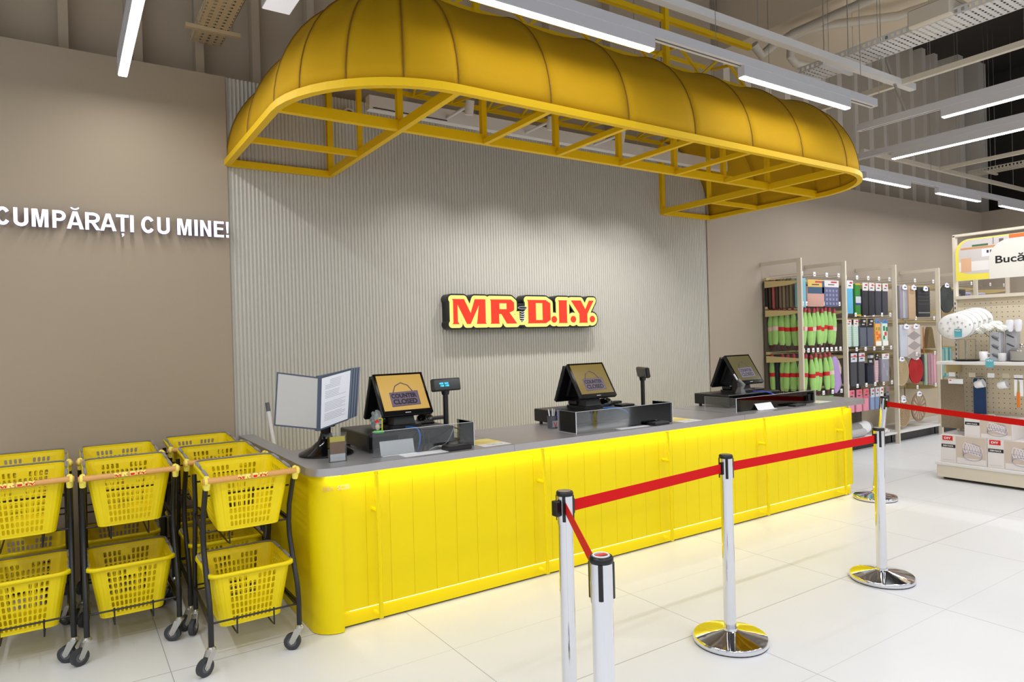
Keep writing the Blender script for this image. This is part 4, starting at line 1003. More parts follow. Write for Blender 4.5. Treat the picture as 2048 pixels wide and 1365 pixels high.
def hang(name, label, cat, x, y, zt, w_, h, d, col, head=None, hh=.09, stripes=None, group=None, rz=0, rough=.6, extra=None, taper=0):
    """packed soft goods hanging from a hook: pack, header card, optional print"""
    t = thing(name, label, cat, (x, y, zt), rz, group)
    m_ = mat('cloth_%d_%d_%d' % col, col, rough, noise=.06, nscale=30)
    w = B(m_); z0 = -h; z1 = -(hh*.8 if head else 0); r_ = min(.012, d*.4); hw = w_/2
    secs = []
    for z, k in ((z0, .90-taper), (z0+.012, .99-taper), (z0+h*.35, 1.0), (z1-h*.1, 1.0), (z1-.006, .98), (z1, .9)):
        secs.append([(px*k, py*(k if k < .95 else 1), z) for px, py in rounded(-hw, hw, -d/2, d/2, r_, 2)])
    w.loft(secs); w.build('pack', t)
    if head:
        hm = mat('card_%d_%d_%d' % head, head, .5); w = B(hm).box(-hw*.96, hw*.96, -d/2-.002, -d/2+.001, -hh, -.004)
        w.build('header_card', t)
        ic = mat('card_print_dark', (60, 58, 66), .5) if sum(head) > 300 else mat('card_print_pale', (190, 190, 190), .5)
        B(ic).box(-hw*.5, hw*.35, -d/2-.0026, -d/2-.0021, -hh*.72, -hh*.60).m(mat('card_print_red', (196, 70, 84), .5) if sum(head) > 300 else ic).box(-hw*.1, hw*.7, -d/2-.0026, -d/2-.0021, -hh*.42, -hh*.2).build('card_print', t)
    if stripes:
        for nm, c, bands in stripes:
            sm_ = mat('print_%d_%d_%d' % c, c, .6); w = B(sm_)
            for (u0, u1, v0, v1) in bands: w.box(-hw+w_*u0, -hw+w_*u1, -d/2-.0022, -d/2-.0005, -h*v1, -h*v0)
            w.build(nm, t)
    return t
SB = 'textiles on the top hooks of the first bay'
# bay 1 top row
for k in range(8):
    c = [(40, 30, 28), (58, 44, 36), (170, 84, 80), (70, 54, 46), (122, 104, 84), (138, 120, 98), (110, 96, 80), (132, 116, 92)][k]
    hang('place_mat', 'folded place mat edge on seen left of the first post, %s from the wall' % ORD[k], 'place mat', POSTX[0]+.15, 5.425-.05*k, 2.27, .25, .37, .036, c, None, rz=0, group='place mats on the end hook')
hang('kitchen_towel', 'light blue towel pack behind the first shelving post', 'towel', 7.585, 4.985, 2.26, .17, .36, .05, (122, 184, 204))
hang('kitchen_towel', 'blue and pink towel pack with a yellow card, top row', 'towel', 7.86, 4.98, 2.25, .36, .34, .06, (206, 158, 146), (224, 186, 100), .10, [('print', (62, 88, 118), [(.02, .98, .28, .52), (.86, .98, .05, .5)])], SB)
hang('kitchen_towel', 'violet blue dotted towel pack with a white card, top row', 'towel', 8.21, 4.98, 2.25, .33, .34, .05, (98, 100, 136), (226, 222, 220), .09,
     [('dots', (142, 142, 176), [(.1+.22*i, .22+.22*i, .36+.16*j, .45+.16*j) for i in range(4) for j in range(4)])], SB)
t = thing('pouch', 'lavender pouch hanging at the right of the lower green row', 'pouch', (8.26, 4.98, 1.27))
B(mat('lavender_cloth', (176, 146, 204), .8, noise=.06, nscale=20)).loft([[(cx+hx*math.cos(a), .03*math.sin(a), z) for a in [2*PI*k/14 for k in range(14)]] for z, hx, cx in ((0, .02, 0), (-.05, .075, 0), (-.12, .075, .02), (-.25, .085, .05), (-.36, .09, .07), (-.43, .06, .04), (-.47, .01, .0))]).build('pouch', t)
t = thing('pouch', 'pale grey and pink pouch behind the lavender one', 'pouch', (8.38, 5.06, 1.25))
B(mat('pale_grey_cloth', (196, 190, 178), .8)).loft([[(cx+hx*math.cos(a), .03*math.sin(a), z) for a in [2*PI*k/14 for k in range(14)]] for z, hx, cx in ((0, .03, 0), (-.04, .10, .02), (-.14, .15, .03), (-.22, .14, .03), (-.30, .05, .02))]).build('pouch', t)
B(mat('pale_pink_cloth', (226, 200, 190), .8)).prism([(-.06, -.08), (.08, -.10), (.12, -.2), (.02, -.26), (-.06, -.2)], -.036, -.028, 'y').build('pink_patch', t)
for k in range(6):
    hang('cloth_pack', 'dull green folded cloth below the lower green row, %s from the left' % ORD[k], 'cloth', 7.62+.11*k, 4.99, .775, .09, .35, .05, (120, 172, 96), group='green cloths under the green rows')
# bay 2
A2 = 'packs on the top hooks of the second bay'
hang('sleeve_pack', 'sky blue long pack with a white card in the second bay', 'towel', 8.63, 4.98, 2.26, .15, .44, .05, (96, 176, 214), (226, 226, 230), .11)
hang('sleeve_pack', 'green pack with a white photo band in the second bay', 'cloth', 8.83, 4.98, 2.22, .13, .43, .04, (52, 132, 50), None, .02, [('photo_band', (200, 204, 214), [(.02, .98, .40, .60)]), ('blue_band', (46, 60, 140), [(.02, .98, .60, .66)]), ('yellow_edge', (214, 176, 50), [(.02, .98, .0, .04), (.02, .98, .96, 1.0)])])
for k, x in enumerate((8.99, 9.15, 9.32, 9.50)):
    hang('sleeve_pack', ['black pack with white card, first of four in the top row', 'black pack with white card, second of four in the top row', 'charcoal pack with white card, third of four in the top row', 'charcoal pack with white card, last of four in the top row'][k], 'cloth', x, 4.98, 2.24, .14, .44, .06, [(42, 42, 48), (44, 44, 50), (62, 62, 72), (66, 66, 76)][k], (226, 222, 220), .11, group=A2, taper=.04)
st = [(.0, 1, .30+.07*i, .31+.07*i) for i in range(10)]
S2 = 'sock packs in the second row of the second bay'
hang('sock_pack', 'mint striped sock pack nearest the post in the second bay', 'socks', 8.59, 4.98, 1.745, .13, .36, .04, (196, 220, 208), (220, 214, 212), .09, [('stripes', (150, 178, 168), st)], S2)
hang('sock_pack', 'mint striped sock pack, second from the post', 'socks', 8.76, 4.98, 1.745, .12, .36, .04, (200, 222, 210), (222, 214, 214), .09, [('stripes', (150, 178, 168), st)], S2)
hang('sock_pack', 'grey blue sock pack with a black card, left one', 'socks', 8.94, 4.98, 1.755, .15, .38, .04, (92, 98, 112), (24, 22, 24), .12, None, S2)
hang('sock_pack', 'grey blue sock pack with a black card, right one', 'socks', 9.12, 4.98, 1.755, .15, .38, .04, (90, 96, 112), (24, 22, 24), .12, None, S2)
hang('sock_pack', 'orange flowered sock pack', 'socks', 9.31, 4.98, 1.745, .14, .37, .04, (236, 170, 90), (70, 140, 200), .06, [('white_toe', (236, 232, 226), [(.0, 1, .82, .99)]), ('flower_print', (222, 108, 44), [(.1, .4, .45, .6), (.5, .9, .55, .7), (.2, .5, .65, .76)]), ('leaf_print', (120, 150, 70), [(.5, .8, .3, .42), (.1, .3, .3, .4)])], S2)
hang('sock_pack', 'green and red flowered sock pack', 'socks', 9.49, 4.98, 1.745, .14, .37, .04, (214, 232, 220), (70, 140, 200), .06, [('white_toe', (238, 234, 230), [(.0, 1, .82, .99)]), ('flower_print', (216, 62, 70), [(.35, .75, .48, .62)]), ('leaf_print', (40, 130, 84), [(.1, .45, .26, .44), (.6, .95, .3, .46), (.1, .4, .62, .76)])], S2)
S3 = 'sock packs in the third row of the second bay'
hang('sock_pack', 'long dark grey sock pack with a red and blue card, left one', 'socks', 8.69, 4.98, 1.30, .15, .44, .04, (66, 66, 72), (198, 206, 214), .12, [('red_stripe', (206, 44, 50), [(.02, .98, .10, .13)])], S3)
hang('sock_pack', 'long dark grey sock pack with a red and blue card, right one', 'socks', 8.88, 4.98, 1.30, .15, .44, .04, (68, 68, 74), (198, 206, 214), .12, [('red_stripe', (206, 44, 50), [(.02, .98, .10, .13)])], S3)
hang('sock_pack', 'navy sock pack with a grey and black card', 'socks', 9.09, 4.98, 1.29, .16, .42, .05, (30, 34, 54), (26, 26, 34), .17, [('grey_top', (130, 130, 136), [(.02, .98, .08, .17)]), ('white_print', (220, 220, 224), [(.25, .75, .30, .31), (.4, .6, .26, .27)])], S3)
hang('sock_pack', 'pink striped sock pack hanging askew', 'socks', 9.265, 4.98, 1.28, .09, .40, .03, (222, 190, 196), (24, 22, 26), .10, [('stripes', (150, 90, 110), [(.0, 1, .30+.06*i, .308+.06*i) for i in range(11)])], S3, taper=.2)
hang('sock_pack', 'grey slipper sock pack with a white card', 'socks', 9.46, 4.98, 1.27, .19, .39, .06, (146, 144, 158), (224, 224, 230), .08, [('sheen', (176, 176, 188), [(.2, .3, .35, .5), (.6, .72, .6, .8)])], S3)
S4 = 'small packs in the lowest hook row of the second bay'
for k, (c, hc, x) in enumerate((((226, 150, 170), (214, 120, 140), 8.62), ((226, 148, 168), (208, 110, 130), 8.80), ((224, 140, 160), (206, 100, 120), 8.97), ((134, 150, 184), (190, 200, 214), 9.13), ((120, 138, 176), (196, 200, 206), 9.25), ((176, 172, 172), (224, 222, 220), 9.36), ((46, 44, 50), (120, 120, 126), 9.52))):
    hang('sock_pack', ['pink pack under the second bay hooks, nearest the counter', 'pink pack, second from the counter end', 'pink pack, third from the counter end', 'blue grey patterned pack, left one', 'blue grey patterned pack, right one', 'pale grey pack beside the blue grey ones', 'black pack at the right end of the lowest row'][k], 'socks', x, 4.98, .815, .14 if k < 3 else .10, .30, .035, c, hc, .13, None, S4)
t = thing('cloth_roll', 'grey rolled mat wrapped in film lying on the bottom shelf', 'rolled mat', (8.95, 5.1, .25))
B(mat('roll_grey', (150, 150, 152), .35)).tube([(-.25, 0, 0), (.26, .0, .02)], .085, 20).build('roll', t); B(TICK).tube([(.02, 0, .009), (.22, 0, .017)], .0865, 20, caps=False).build('paper_sleeve', t)
t = thing('cloth_roll', 'light grey rolled mat under the film wrapped one', 'rolled mat', (8.78, 5.02, .22))
B(mat('roll_light', (178, 176, 176), .6)).tube([(-.22, 0, -.0), (.2, .0, -.0)], .055, 18).build('roll', t)
t = thing('crumpled_bag', 'crumpled pale plastic packs on the bottom shelf of the second bay', 'bag', (9.5, 5.05, .166))
bm = bmesh.new(); bmesh.ops.create_icosphere(bm, subdivisions=3, radius=.1)
for v in bm.verts: v.co *= 1+random.uniform(-.2, .2); v.co.z = abs(v.co.z)*.6; v.co.x *= 1.4
me = bpy.data.meshes.new('film'); bm.to_mesh(me); bm.free(); me.materials.append(mat('film_white', (214, 210, 214), .25)); o = bpy.data.objects.new('film', me); COL.objects.link(o); o.parent = t
# bay 3
hang('place_mat', 'grey striped place mat roll with a white swing tag, third bay', 'place mat', 9.98, 4.98, 2.22, .22, .47, .08, (150, 146, 154), None, .06, [('stripes', (182, 180, 190), [(.35, .55, .02, .98), (.62, .68, .02, .98)])])
hang('place_mat', 'tan place mat pack, third bay top row', 'place mat', 10.24, 4.98, 2.22, .20, .48, .05, (190, 160, 128))
hang('place_mat', 'black striped woven place mat, third bay top row', 'place mat', 10.60, 4.98, 2.21, .36, .44, .04, (46, 46, 50), None, .06, [('stripes', (84, 84, 84), [(.0, 1, .2+.12*i, .215+.12*i) for i in range(4)]), ('pale_stripe', (120, 122, 124), [(0, 1, .84, .88)])])
hang('place_mat', 'pale blue grey long place mat, third bay second row', 'place mat', 9.99, 4.98, 1.66, .20, .46, .04, (194, 198, 208))
hang('place_mat', 'beige place mat with large grey diamonds', 'place mat', 10.29, 4.98, 1.66, .38, .48, .03, (206, 194, 190), None, .06)
w = B(mat('diamond_grey', (160, 150, 148), .6))
for k in range(3): w.prism([(10.29-.19, 1.50-.145*k), (10.29, 1.435-.145*k), (10.29+.19, 1.50-.145*k), (10.29, 1.565-.145*k)], 4.9615, 4.9635, 'y')
o = w.build('diamond_print'); local(o, [q for q in bpy.data.objects if q.get('label', '').startswith('beige place mat with large')][0])
def tagcard(x, y, z, root, s_=.07):
    local(B(TICK).prism([(x-s_, z-.02), (x-s_*.8, z+.03), (x, z+.045), (x+s_*.9, z+.02), (x+s_, z-.025), (x, z-.035)], y-.004, y, 'y').m(mat('tag_blue', (90, 96, 170), .5)).box(x-.02, x+.045, y-.0052, y-.004, z-.005, z+.012).build('swing_tag'), root)
for pre, x in (('grey striped place mat roll', 9.98), ('tan place mat pack', 10.24), ('black striped woven', 10.58), ('pale blue grey long', 10.0), ('beige place mat with large', 10.27)):
    q = [o for o in bpy.data.objects if o.get('label', '').startswith(pre)][0]; tagcard(x, q.location.y-.05, q.location.z-.03, q)
def round_mat(label, x, y, z, r, c, c2, rz=0, petals=False):
    t = thing('round_place_mat', label, 'place mat', (x, y, z), rz)
    m1 = mat('mat_%d_%d_%d' % c, c, .8, noise=.1, nscale=40); m2 = mat('mat_%d_%d_%d' % c2, c2, .8)
    B(m1).tube([(0, -.008, 0), (0, .008, 0)], r, 40).build('mat', t); w = B(m2)
    if petals:
        for k in range(14):
            a = 2*PI*k/14; w.prism([(r*.25*math.cos(a), r*.25*math.sin(a)), (r*.8*math.cos(a-.12), r*.8*math.sin(a-.12)), (r*.88*math.cos(a), r*.88*math.sin(a)), (r*.8*math.cos(a+.12), r*.8*math.sin(a+.12))], -.0095, -.0082, 'y')
    else:
        for q in range(1, 8): w.tube([(r*q/8.2*math.cos(2*PI*k/32), -.0085, r*q/8.2*math.sin(2*PI*k/32)) for k in range(32)], .0028, 5, closed=True)
    w.build('weave_print', t)
    tagcard(x, y-.012, z+r-.02, t) if rz == 0 else None
    return t
round_mat('round straw place mat in the third bay next to the red one', 9.93, 4.98, .99, .20, (178, 158, 122), (158, 138, 102))
round_mat('round straw place mat hanging just left of the third post', 9.60, 5.06, .98, .20, (172, 152, 116), (150, 130, 96))
round_mat('round red place mat', 10.34, 4.98, 1.0, .20, (176, 28, 30), (160, 22, 26))
round_mat('round brown place mat with pale petals near the bottom shelf', 10.44, 5.0, .45, .21, (140, 118, 96), (178, 160, 138), petals=True)
round_mat('round straw place mat with dark specks low in the third bay', 9.97, 4.99, .40, .20, (176, 152, 116), (110, 84, 60))
round_mat('plain straw place mat behind the speckled one', 10.10, 5.06, .42, .20, (166, 146, 108), (146, 126, 92))
round_mat('large dark round mat in the fourth bay behind the plates', 11.35, 4.99, 2.05, .22, (56, 60, 58), (80, 84, 80))
hang('cushion_cover', 'black and grey patterned textile in the fourth bay', 'textile', 11.75, 4.98, 2.2, .34, .36, .05, (60, 58, 62), None, .06, [('pattern', (108, 108, 112), [(.3, .45, .2, .5), (.6, .8, .3, .7)])])
hang('cushion_cover', 'blue and white patterned textile, left one behind the sign', 'textile', 12.0, 4.98, 2.16, .2, .3, .05, (168, 164, 186), None, .06, [('pattern', (92, 92, 150), [(.1+.2*i, .2+.2*i, .1+.2*j, .2+.2*j) for i in range(4) for j in range(4)])])
hang('cushion_cover', 'blue and white patterned textile, right one behind the sign', 'textile', 12.45, 4.98, 2.16, .36, .3, .05, (176, 170, 188), None, .06, [('pattern', (98, 98, 156), [(.1+.2*i, .18+.2*i, .1+.2*j, .2+.2*j) for i in range(4) for j in range(4)])])
t = thing('broom_head', 'brown straw brush hanging at the right of the third bay', 'brush', (10.80, 5.0, 1.62))
B(mat('brush_bristle', (112, 92, 58), .9, noise=.2, nscale=60)).loft([rect3(0, 0, z, hx, .03) for z, hx in ((0, .02), (-.04, .05), (-.32, .13))], smooth=False).build('bristles', t); B(mat('orange_handle', (184, 104, 60), .5)).tube([(-.17, 0, .0), (-.16, 0, -.50)], .008, 8).build('handle', t)
SG = 'striped packs right of the red mat'
for k, (c, lb) in enumerate((((58, 44, 44), 'dark brown'), ((150, 170, 150), 'sage green'), ((160, 120, 130), 'dusty rose'), ((178, 140, 150), 'rose striped'), ((214, 160, 174), 'pink'))):
    hang('napkin_pack', lb+' napkin pack right of the red round mat', 'napkins', 10.56+.09*k, 5.0, 1.22, .07, .46 if k else .40, .05, c, None, .05, [('stripe', tuple(min(255, v+30) for v in c), [(.4, .55, .05, .95)])], SG)
for k in range(3):
    hang('napkin_pack', '%s teal striped pack seen through the end of the kitchen display' % ORD[k], 'napkins', 11.15+.12*k, 4.99, 1.30, .10, .45, .05, [(84, 142, 140), (110, 160, 158), (70, 128, 128)][k], None, .05, [('stripe', (190, 206, 200), [(.3, .4, .05, .95), (.6, .66, .05, .95)])], 'teal packs in the fourth bay')
hang('table_runner', 'mustard brown textile below the brush in the third bay', 'textile', 10.80, 5.2, 1.38, .26, .22, .05, (170, 140, 70))

# ================================================================== KITCHEN DISPLAY (faces left)
gd = thing('kitchen_display', 'cream double-sided shop display with pegboard and a printed header at the right edge', 'display unit', (8.0, 2.5, 0))
PEG = mat('pegboard_cream', (218, 204, 178), .6)
def place(o, r=gd): return local(o, r)
YB = 1.2
place(B(CREAM).rbox(7.70, 8.70, YB, 3.52, .03, .155, .004).build('base_plinth')); place(B(WHITE).rbox(7.69, 8.70, YB, 3.53, .155, .182, .003).build('base_shelf')); place(B(BLACK).box(7.76, 8.6, YB, 3.48, 0, .03).build('base_gap'))
place(B(WHITE).rbox(7.70, 8.14, YB, 3.50, 1.215, 1.247, .003).build('middle_shelf'))
place(B(PEG).box(8.145, 8.165, YB, 3.47, .19, 1.93).build('pegboard'))
w = B(mat('peg_hole_dark', (70, 58, 44), .9)); y = 3.40
while y > 2.6:
    z = .55
    while z < 1.9:
        w.quad((8.1442, y-.004, z-.004), (8.1442, y+.004, z-.004), (8.1442, y+.004, z+.004), (8.1442, y-.004, z+.004)); z += .05
    y -= .05
o = place(w.build('peg_holes', fix=False)); o['kind'] = 'stuff'
for y in (3.48, 2.2):
    place(B(CREAM).rbox(8.11, 8.17, y-.015, y+.015, .15, 2.60, .003).build('post'))
w = B(mat('slot_dark', (60, 52, 42), .9)); z = .3
while z < 1.9: w.box(8.1085, 8.1102, 3.474, 3.484, z, z+.025); z += .05
o = place(w.build('post_slots', fix=False)); o['kind'] = 'stuff'
place(B(CREAM).box(8.11, 8.17, YB, 3.49, 2.585, 2.61).build('top_rail')); place(B(CREAM).box(8.10, 8.17, YB, 3.47, 1.905, 1.94).build('board_cap'))
place(B(OLIVE).box(7.78, 8.14, 3.440, 3.455, 1.12, 1.213).build('shelf_bracket')); place(B(HOOKM).box(7.80, 7.812, YB, 3.42, 1.075, 1.085).build('hook_bar'))
# header board
HX = 8.085
hb = place(B(mat('header_grey', (216, 212, 206), .5)).prism([(3.455, 2.10), (3.455, 2.40)]+[(3.315+.14*math.cos(math.radians(9*k)), 2.40+.145*math.sin(math.radians(9*k))) for k in range(1, 11)]+[(YB, 2.545), (YB, 2.10)], HX, HX+.02, 'x').build('header_board'))
def hx_poly(pts, m_, off, nm): 
    o = B(m_).prism(pts, HX-off-.0008, HX-off, 'x').build(nm); o.parent = hb; return o
def arcpts(cy, cz, r, a0, a1, n=12, ry=None): return [(cy+(ry or r)*math.cos(math.radians(a0+(a1-a0)*k/n)), cz+r*math.sin(math.radians(a0+(a1-a0)*k/n))) for k in range(n+1)]
hx_poly([(3.452, 2.103), (3.452, 2.40)]+arcpts(3.315, 2.40, .142, 4, 90, 10, .137)+[(2.6, 2.542), (2.6, 2.103)], mat('header_yellow', (238, 222, 84), .5), .0002, 'yellow_field')
hx_poly(arcpts(3.31, 2.40, .13, 0, 90, 10, .11)+[(2.75, 2.53), (2.75, 2.20)]+[(3.08, 2.165)]+arcpts(3.31, 2.25, .08, -90, 0, 8, .11), mat('photo_wall', (206, 198, 196), .5), .0012, 'photo')
pic = MB(); X0 = HX-.0022
for (y0, y1, z0, z1, c) in ((3.40, 2.98, 2.43, 2.45, (206, 150, 100)), (3.42, 3.10, 2.20, 2.30, (232, 226, 224)), (3.40, 3.30, 2.19, 2.34, (222, 176, 140)), (3.20, 3.10, 2.34, 2.42, (238, 234, 236)), (3.155, 3.135, 2.375, 2.405, (60, 60, 66)), (3.125, 3.105, 2.375, 2.405, (96, 96, 100)), (3.29, 3.14, 2.455, 2.475, (70, 110, 76)), (3.04, 3.0, 2.47, 2.51, (110, 100, 108)), (3.10, 3.085, 2.46, 2.53, (160, 156, 160)), (2.95, 2.80, 2.50, 2.54, (214, 116, 60))):
    X0 -= .00012; pic.m(mat('pic_%d_%d_%d' % c, c, .5)).box(X0, HX-.001, y1, y0, z0, z1)
o = pic.build('photo_detail', fix=False); o.parent = hb
hx_poly([(2.3, 2.10), (3.135, 2.10), (3.135, 2.30)]+arcpts(2.935, 2.30, .20, 0, 90, 12, .20)+[(2.3, 2.50)], mat('header_arch', (226, 222, 214), .5), .0042, 'arch')
o = text('lettering', 'Bucătărie', .09, INK, None, (0, 0, 0), FACE_X, .0005, .0016, width=.52, height=.085); o.location = (HX-.0062, 3.075, 2.255); o.parent = hb
# dish rack boxes
BXW = mat('box_white', (228, 222, 222), .5); BXP = mat('box_photo_beige', (206, 190, 178), .5); RK = mat('box_photo_rack', (160, 156, 178), .5); RKL = mat('box_photo_plate', (228, 222, 232), .5)
def dish_box(label, y0, y1, z0, handle=False, x0=7.745):
    h = .285 if not handle else .21
    h = .29 if not handle else .205
    t = thing('dish_rack_box', label, 'box', (x0+.18, (y0+y1)/2, z0), 0, 'dish rack boxes on the kitchen display')
    local(B(BXW).rbox(x0, x0+.36, y0, y1, z0, z0+h, .002).build('carton'), t)
    L = y1-y0; F = x0-.0008; S_ = lambda a, b, c, d, m_, nm, o_=0: local(B(m_).box(F-.0006*o_-.0004, F-.0006*o_, y1-L*b, y1-L*a, z0+h*c, z0+h*d).build(nm), t)
    S_(.34, .99, .02, .98, BXP, 'photo'); S_(.36, .98, .02, .22, BXW, 'photo_table', 1)
    w = B(RK); n_ = 14
    yc = y1-L*.70; zc = z0+h*.50; rx = L*.20
    w.tube([(F-.003, yc+rx*math.cos(2*PI*k/24)*1.0, z0+h*.30+h*.14*math.sin(2*PI*k/24)) for k in range(24)], .0028, 5, closed=True)
    w.tube([(F-.003, yc-rx, z0+h*.30), (F-.003, yc-rx, z0+h*.52), (F-.003, yc-rx*.8, z0+h*.70), (F-.003, yc, z0+h*.78)], .0028, 5)
    w.tube([(F-.003, yc+rx, z0+h*.30), (F-.003, yc+rx, z0+h*.55)], .0028, 5); w.tube([(F-.003, yc+rx, z0+h*.55), (F-.003, yc-rx, z0+h*.48)], .0028, 5)
    w.m(RKL)
    for k in range(6): yy = yc+rx*.75-k*rx*.3; w.tube([(F-.0015, yy+.022*math.cos(2*PI*q/14), zc+h*.10+h*.17*math.sin(2*PI*q/14)-.006*k) for q in range(14)], .004, 5, closed=True)
    local(w.build('rack_picture'), t)
    if not handle:
        S_(.045, .275, .80, .965, REDI, 'red_badge', 1)
        o = text('badge_letters', 'DIY', .04, TICK, t, (F-.0022-t.location.x, y1-L*.085-t.location.y, z0+h*.845-z0), FACE_X, .0003, .0012, width=L*.15, height=h*.075)
    zz = (.54, .66) if not handle else (.60, .75)
    S_(.02, .33, zz[0], zz[1], INK, 'black_label', 1)
    text('label_letters', 'DISH RACK', .03, TICK, t, (F-.0022-t.location.x, y1-L*.055-t.location.y, h*(zz[0]+.03)), FACE_X, .0003, .0006, width=L*.235, height=h*.06)
    S_(.04, .30, .09, .095, mat('fine_print', (150, 146, 150), .6), 'fine_print', 1)
    if handle: local(B(TICK).tube([(x0+.10, (y0+y1)/2+.035, z0+h), (x0+.10, (y0+y1)/2+.025, z0+h+.028), (x0+.10, (y0+y1)/2-.025, z0+h+.028), (x0+.10, (y0+y1)/2-.035, z0+h)], .003, 6).build('carry_handle'), t)
dish_box('dish rack box at the left of the bottom row', 3.065, 3.495, .1825)
dish_box('dish rack box at the right of the bottom row, cut by the frame edge', 2.63, 3.06, .1825)
dish_box('dish rack box with a carry handle standing on the other two', 2.84, 3.265, .473, True)
# plates on a stand
PLT = mat('plate_white', (232, 230, 228), .2); PLP = mat('plate_grey_leaf', (176, 176, 170), .3)
for k in range(5):
    y = 3.345-.027*k; x = 7.78+.048*k; z = 1.615+.014*k
    t = thing('plate', ['front plate of the leaning row, with a teal ticket', 'second plate of the leaning row', 'third plate of the leaning row', 'fourth plate of the leaning row', 'rearmost plate of the leaning row'][k], 'plate', (x, y, z), 0, 'patterned plates on the kitchen display')
    o = B(PLT).lathe([(0, .008), (.08, .007), (.10, 0), (.135, -.012), (.137, -.010), (.135, -.006), (.10, .006), (.08, .012), (0, .013)], 0, 0, 36).build('plate_body', t); o.rotation_euler = (0, -PI/2+.10, .15); o.scale = (1, 1.2, 1)
    w = B(PLP)
    for q in range(16):
        a = 2.4*q; r_ = .03+.095*((q*7) % 16)/16; c_, s_ = math.cos(a)*r_, math.sin(a)*r_
        zz = -.0005 if r_ > .105 else .0135
        if .078 < r_ <= .108: zz = .0065
        w.add([(c_-.010, s_-.003, zz+.006), (c_+.004, s_-.008, zz+.006), (c_+.012, s_+.004, zz+.006), (c_-.002, s_+.009, zz+.006)], [(0, 1, 2, 3)])
    p = w.build('leaf_print', o, fix=False)
    B(mat('plate_rim_grey', (150, 150, 146), .3)).tube([(.1365*math.cos(2*PI*q/36), .1365*math.sin(2*PI*q/36), -.010) for q in range(36)], .0022, 5, closed=True).build('rim_line', o)
t = thing('plate_rack', 'small wire rack holding the row of plates', 'rack', (7.85, 3.3, 1.248))
w = B(HOOKM)
for dy in (-.05, .05): w.tube([(-.06, dy, .0), (-.06, dy, .21), (-.02, dy, .225), (.16, dy, .225), (.16, dy, 0)], .004, 6)
w.build('wire_frame', t)
def ticket(label, x, y, z, root=None):
    t = thing('price_ticket', label, 'price ticket', (x, y, z))
    B(mat('teal_ticket', (92, 176, 190), .5)).box(-.001, 0, -.035, .035, 0, .05).build('card', t); B(mat('teal_ticket_dark', (70, 150, 156), .5)).box(-.0014, -.001, -.035, .035, .05, .085).build('card_top', t) if 'plate' in label else B(mat('teal_ticket', (92, 176, 190), .5)).box(-.001, 0, -.035, .035, .05, .085).build('card_top', t)
    text('ticket_letters', 'NOU', .02, TICK, t, (-.0022, .027, .058), FACE_X, .0003, .0005, width=.054, height=.019); return t
ticket('teal NOU price ticket in front of the first plate', 7.745, 3.30, 1.50)
ticket('light blue NOU price ticket on the shelf edge below the vase', 7.694, 3.00, 1.195)
# vase with flowers, second vase, mug, tray, pot
t = thing('flower_vase', 'grey vase with dark leaf print on the shelf', 'vase', (7.88, 3.005, 1.248))
VG = mat('vase_grey', (172, 172, 178), .4); LEAF = mat('leaf_print_dark', (56, 62, 72), .5)
B(VG).rbox(-.05, .05, -.05, .05, 0, .30, .008).build('vase_body', t); w = B(LEAF)
for z in (.06, .15, .24):
    for dy in (-.01,):
        w.tube([(-.0515, .03, z+.018), (-.0515, 0, z), (-.0515, -.03, z-.012)], .0025, 5)
        for q in range(5): yy = .022-.011*q; w.tube([(-.0515, yy, z+.010-.006*q), (-.0515, yy-.014, z+.026-.006*q)], .002, 5).tube([(-.0515, yy, z+.010-.006*q), (-.0515, yy-.012, z-.012-.006*q)], .002, 5)
w.build('leaf_print', t)
for nm, x, y, lab in (('flower_vase', 7.97, 2.90, 'second grey vase with leaf print behind the glass pot'),):
    t2 = thing(nm, lab, 'vase', (x, y, 1.248)); B(VG).rbox(-.05, .05, -.05, .05, 0, .32, .008).build('vase_body', t2); w = B(LEAF)
    for z in (.16, .25): w.tube([(-.0515, .03, z+.018), (-.0515, -.03, z-.012)], .006, 5)
    w.build('leaf_print', t2)
FL = mat('flower_white', (240, 240, 232), .8); GL = mat('flower_leaf_green', (58, 84, 50), .6)
for k, (dy, dz, dx, r_, lb) in enumerate(((.10, .315, -.02, .052, 'white flower head lowest at the left of the bunch'), (.04, .345, -.04, .06, 'white flower head at the front middle of the bunch'), (-.02, .37, 0, .062, 'white flower head highest in the bunch'), (-.08, .335, -.02, .05, 'white flower head at the right of the bunch'))):
    f = thing('flower', lb, 'flower', (7.88+dx, 3.03+dy, 1.248+dz), 0, 'white flowers in the grey vase')
    w = B(FL); vs = []; fs = []; nu, nv = 20, 9
    for b_ in range(nv+1):
        for a_ in range(nu):
            th = PI*b_/nv; ph = 2*PI*a_/nu+.15*b_; rr = r_*(1+.14*math.sin(5*ph+k)*math.sin(3*th)+.06*((a_*7+b_*3) % 5-2)/2)
            vs.append((rr*math.sin(th)*math.cos(ph), rr*math.sin(th)*math.sin(ph), .62*rr*math.cos(th)))
    fs = [(b_*nu+a_, b_*nu+(a_+1) % nu, (b_+1)*nu+(a_+1) % nu, (b_+1)*nu+a_) for b_ in range(nv) for a_ in range(nu)]
    w.add(vs, fs, False); w.build('petals', f)
    B(GL).tube([(0, 0, 0), (-dx*.6, -dy*.7-.02, -dz+.22)], .003, 6).build('stem', f)
    w = B(GL)
    for q in range(3): a = 2.1*q+k; w.add([(0, 0, -.01), (.04*math.cos(a)-.012, .04*math.sin(a), -.03), (.075*math.cos(a), .075*math.sin(a), -.045), (.04*math.cos(a)+.012, .04*math.sin(a)+.01, -.03)], [(0, 1, 2, 3)])
    w.build('leaf', f, fix=False)
t = thing('mug', 'white mug standing on the shelf beside the vase', 'mug', (7.86, 3.115, 1.248))
MUG = mat('mug_white', (232, 230, 230), .25)
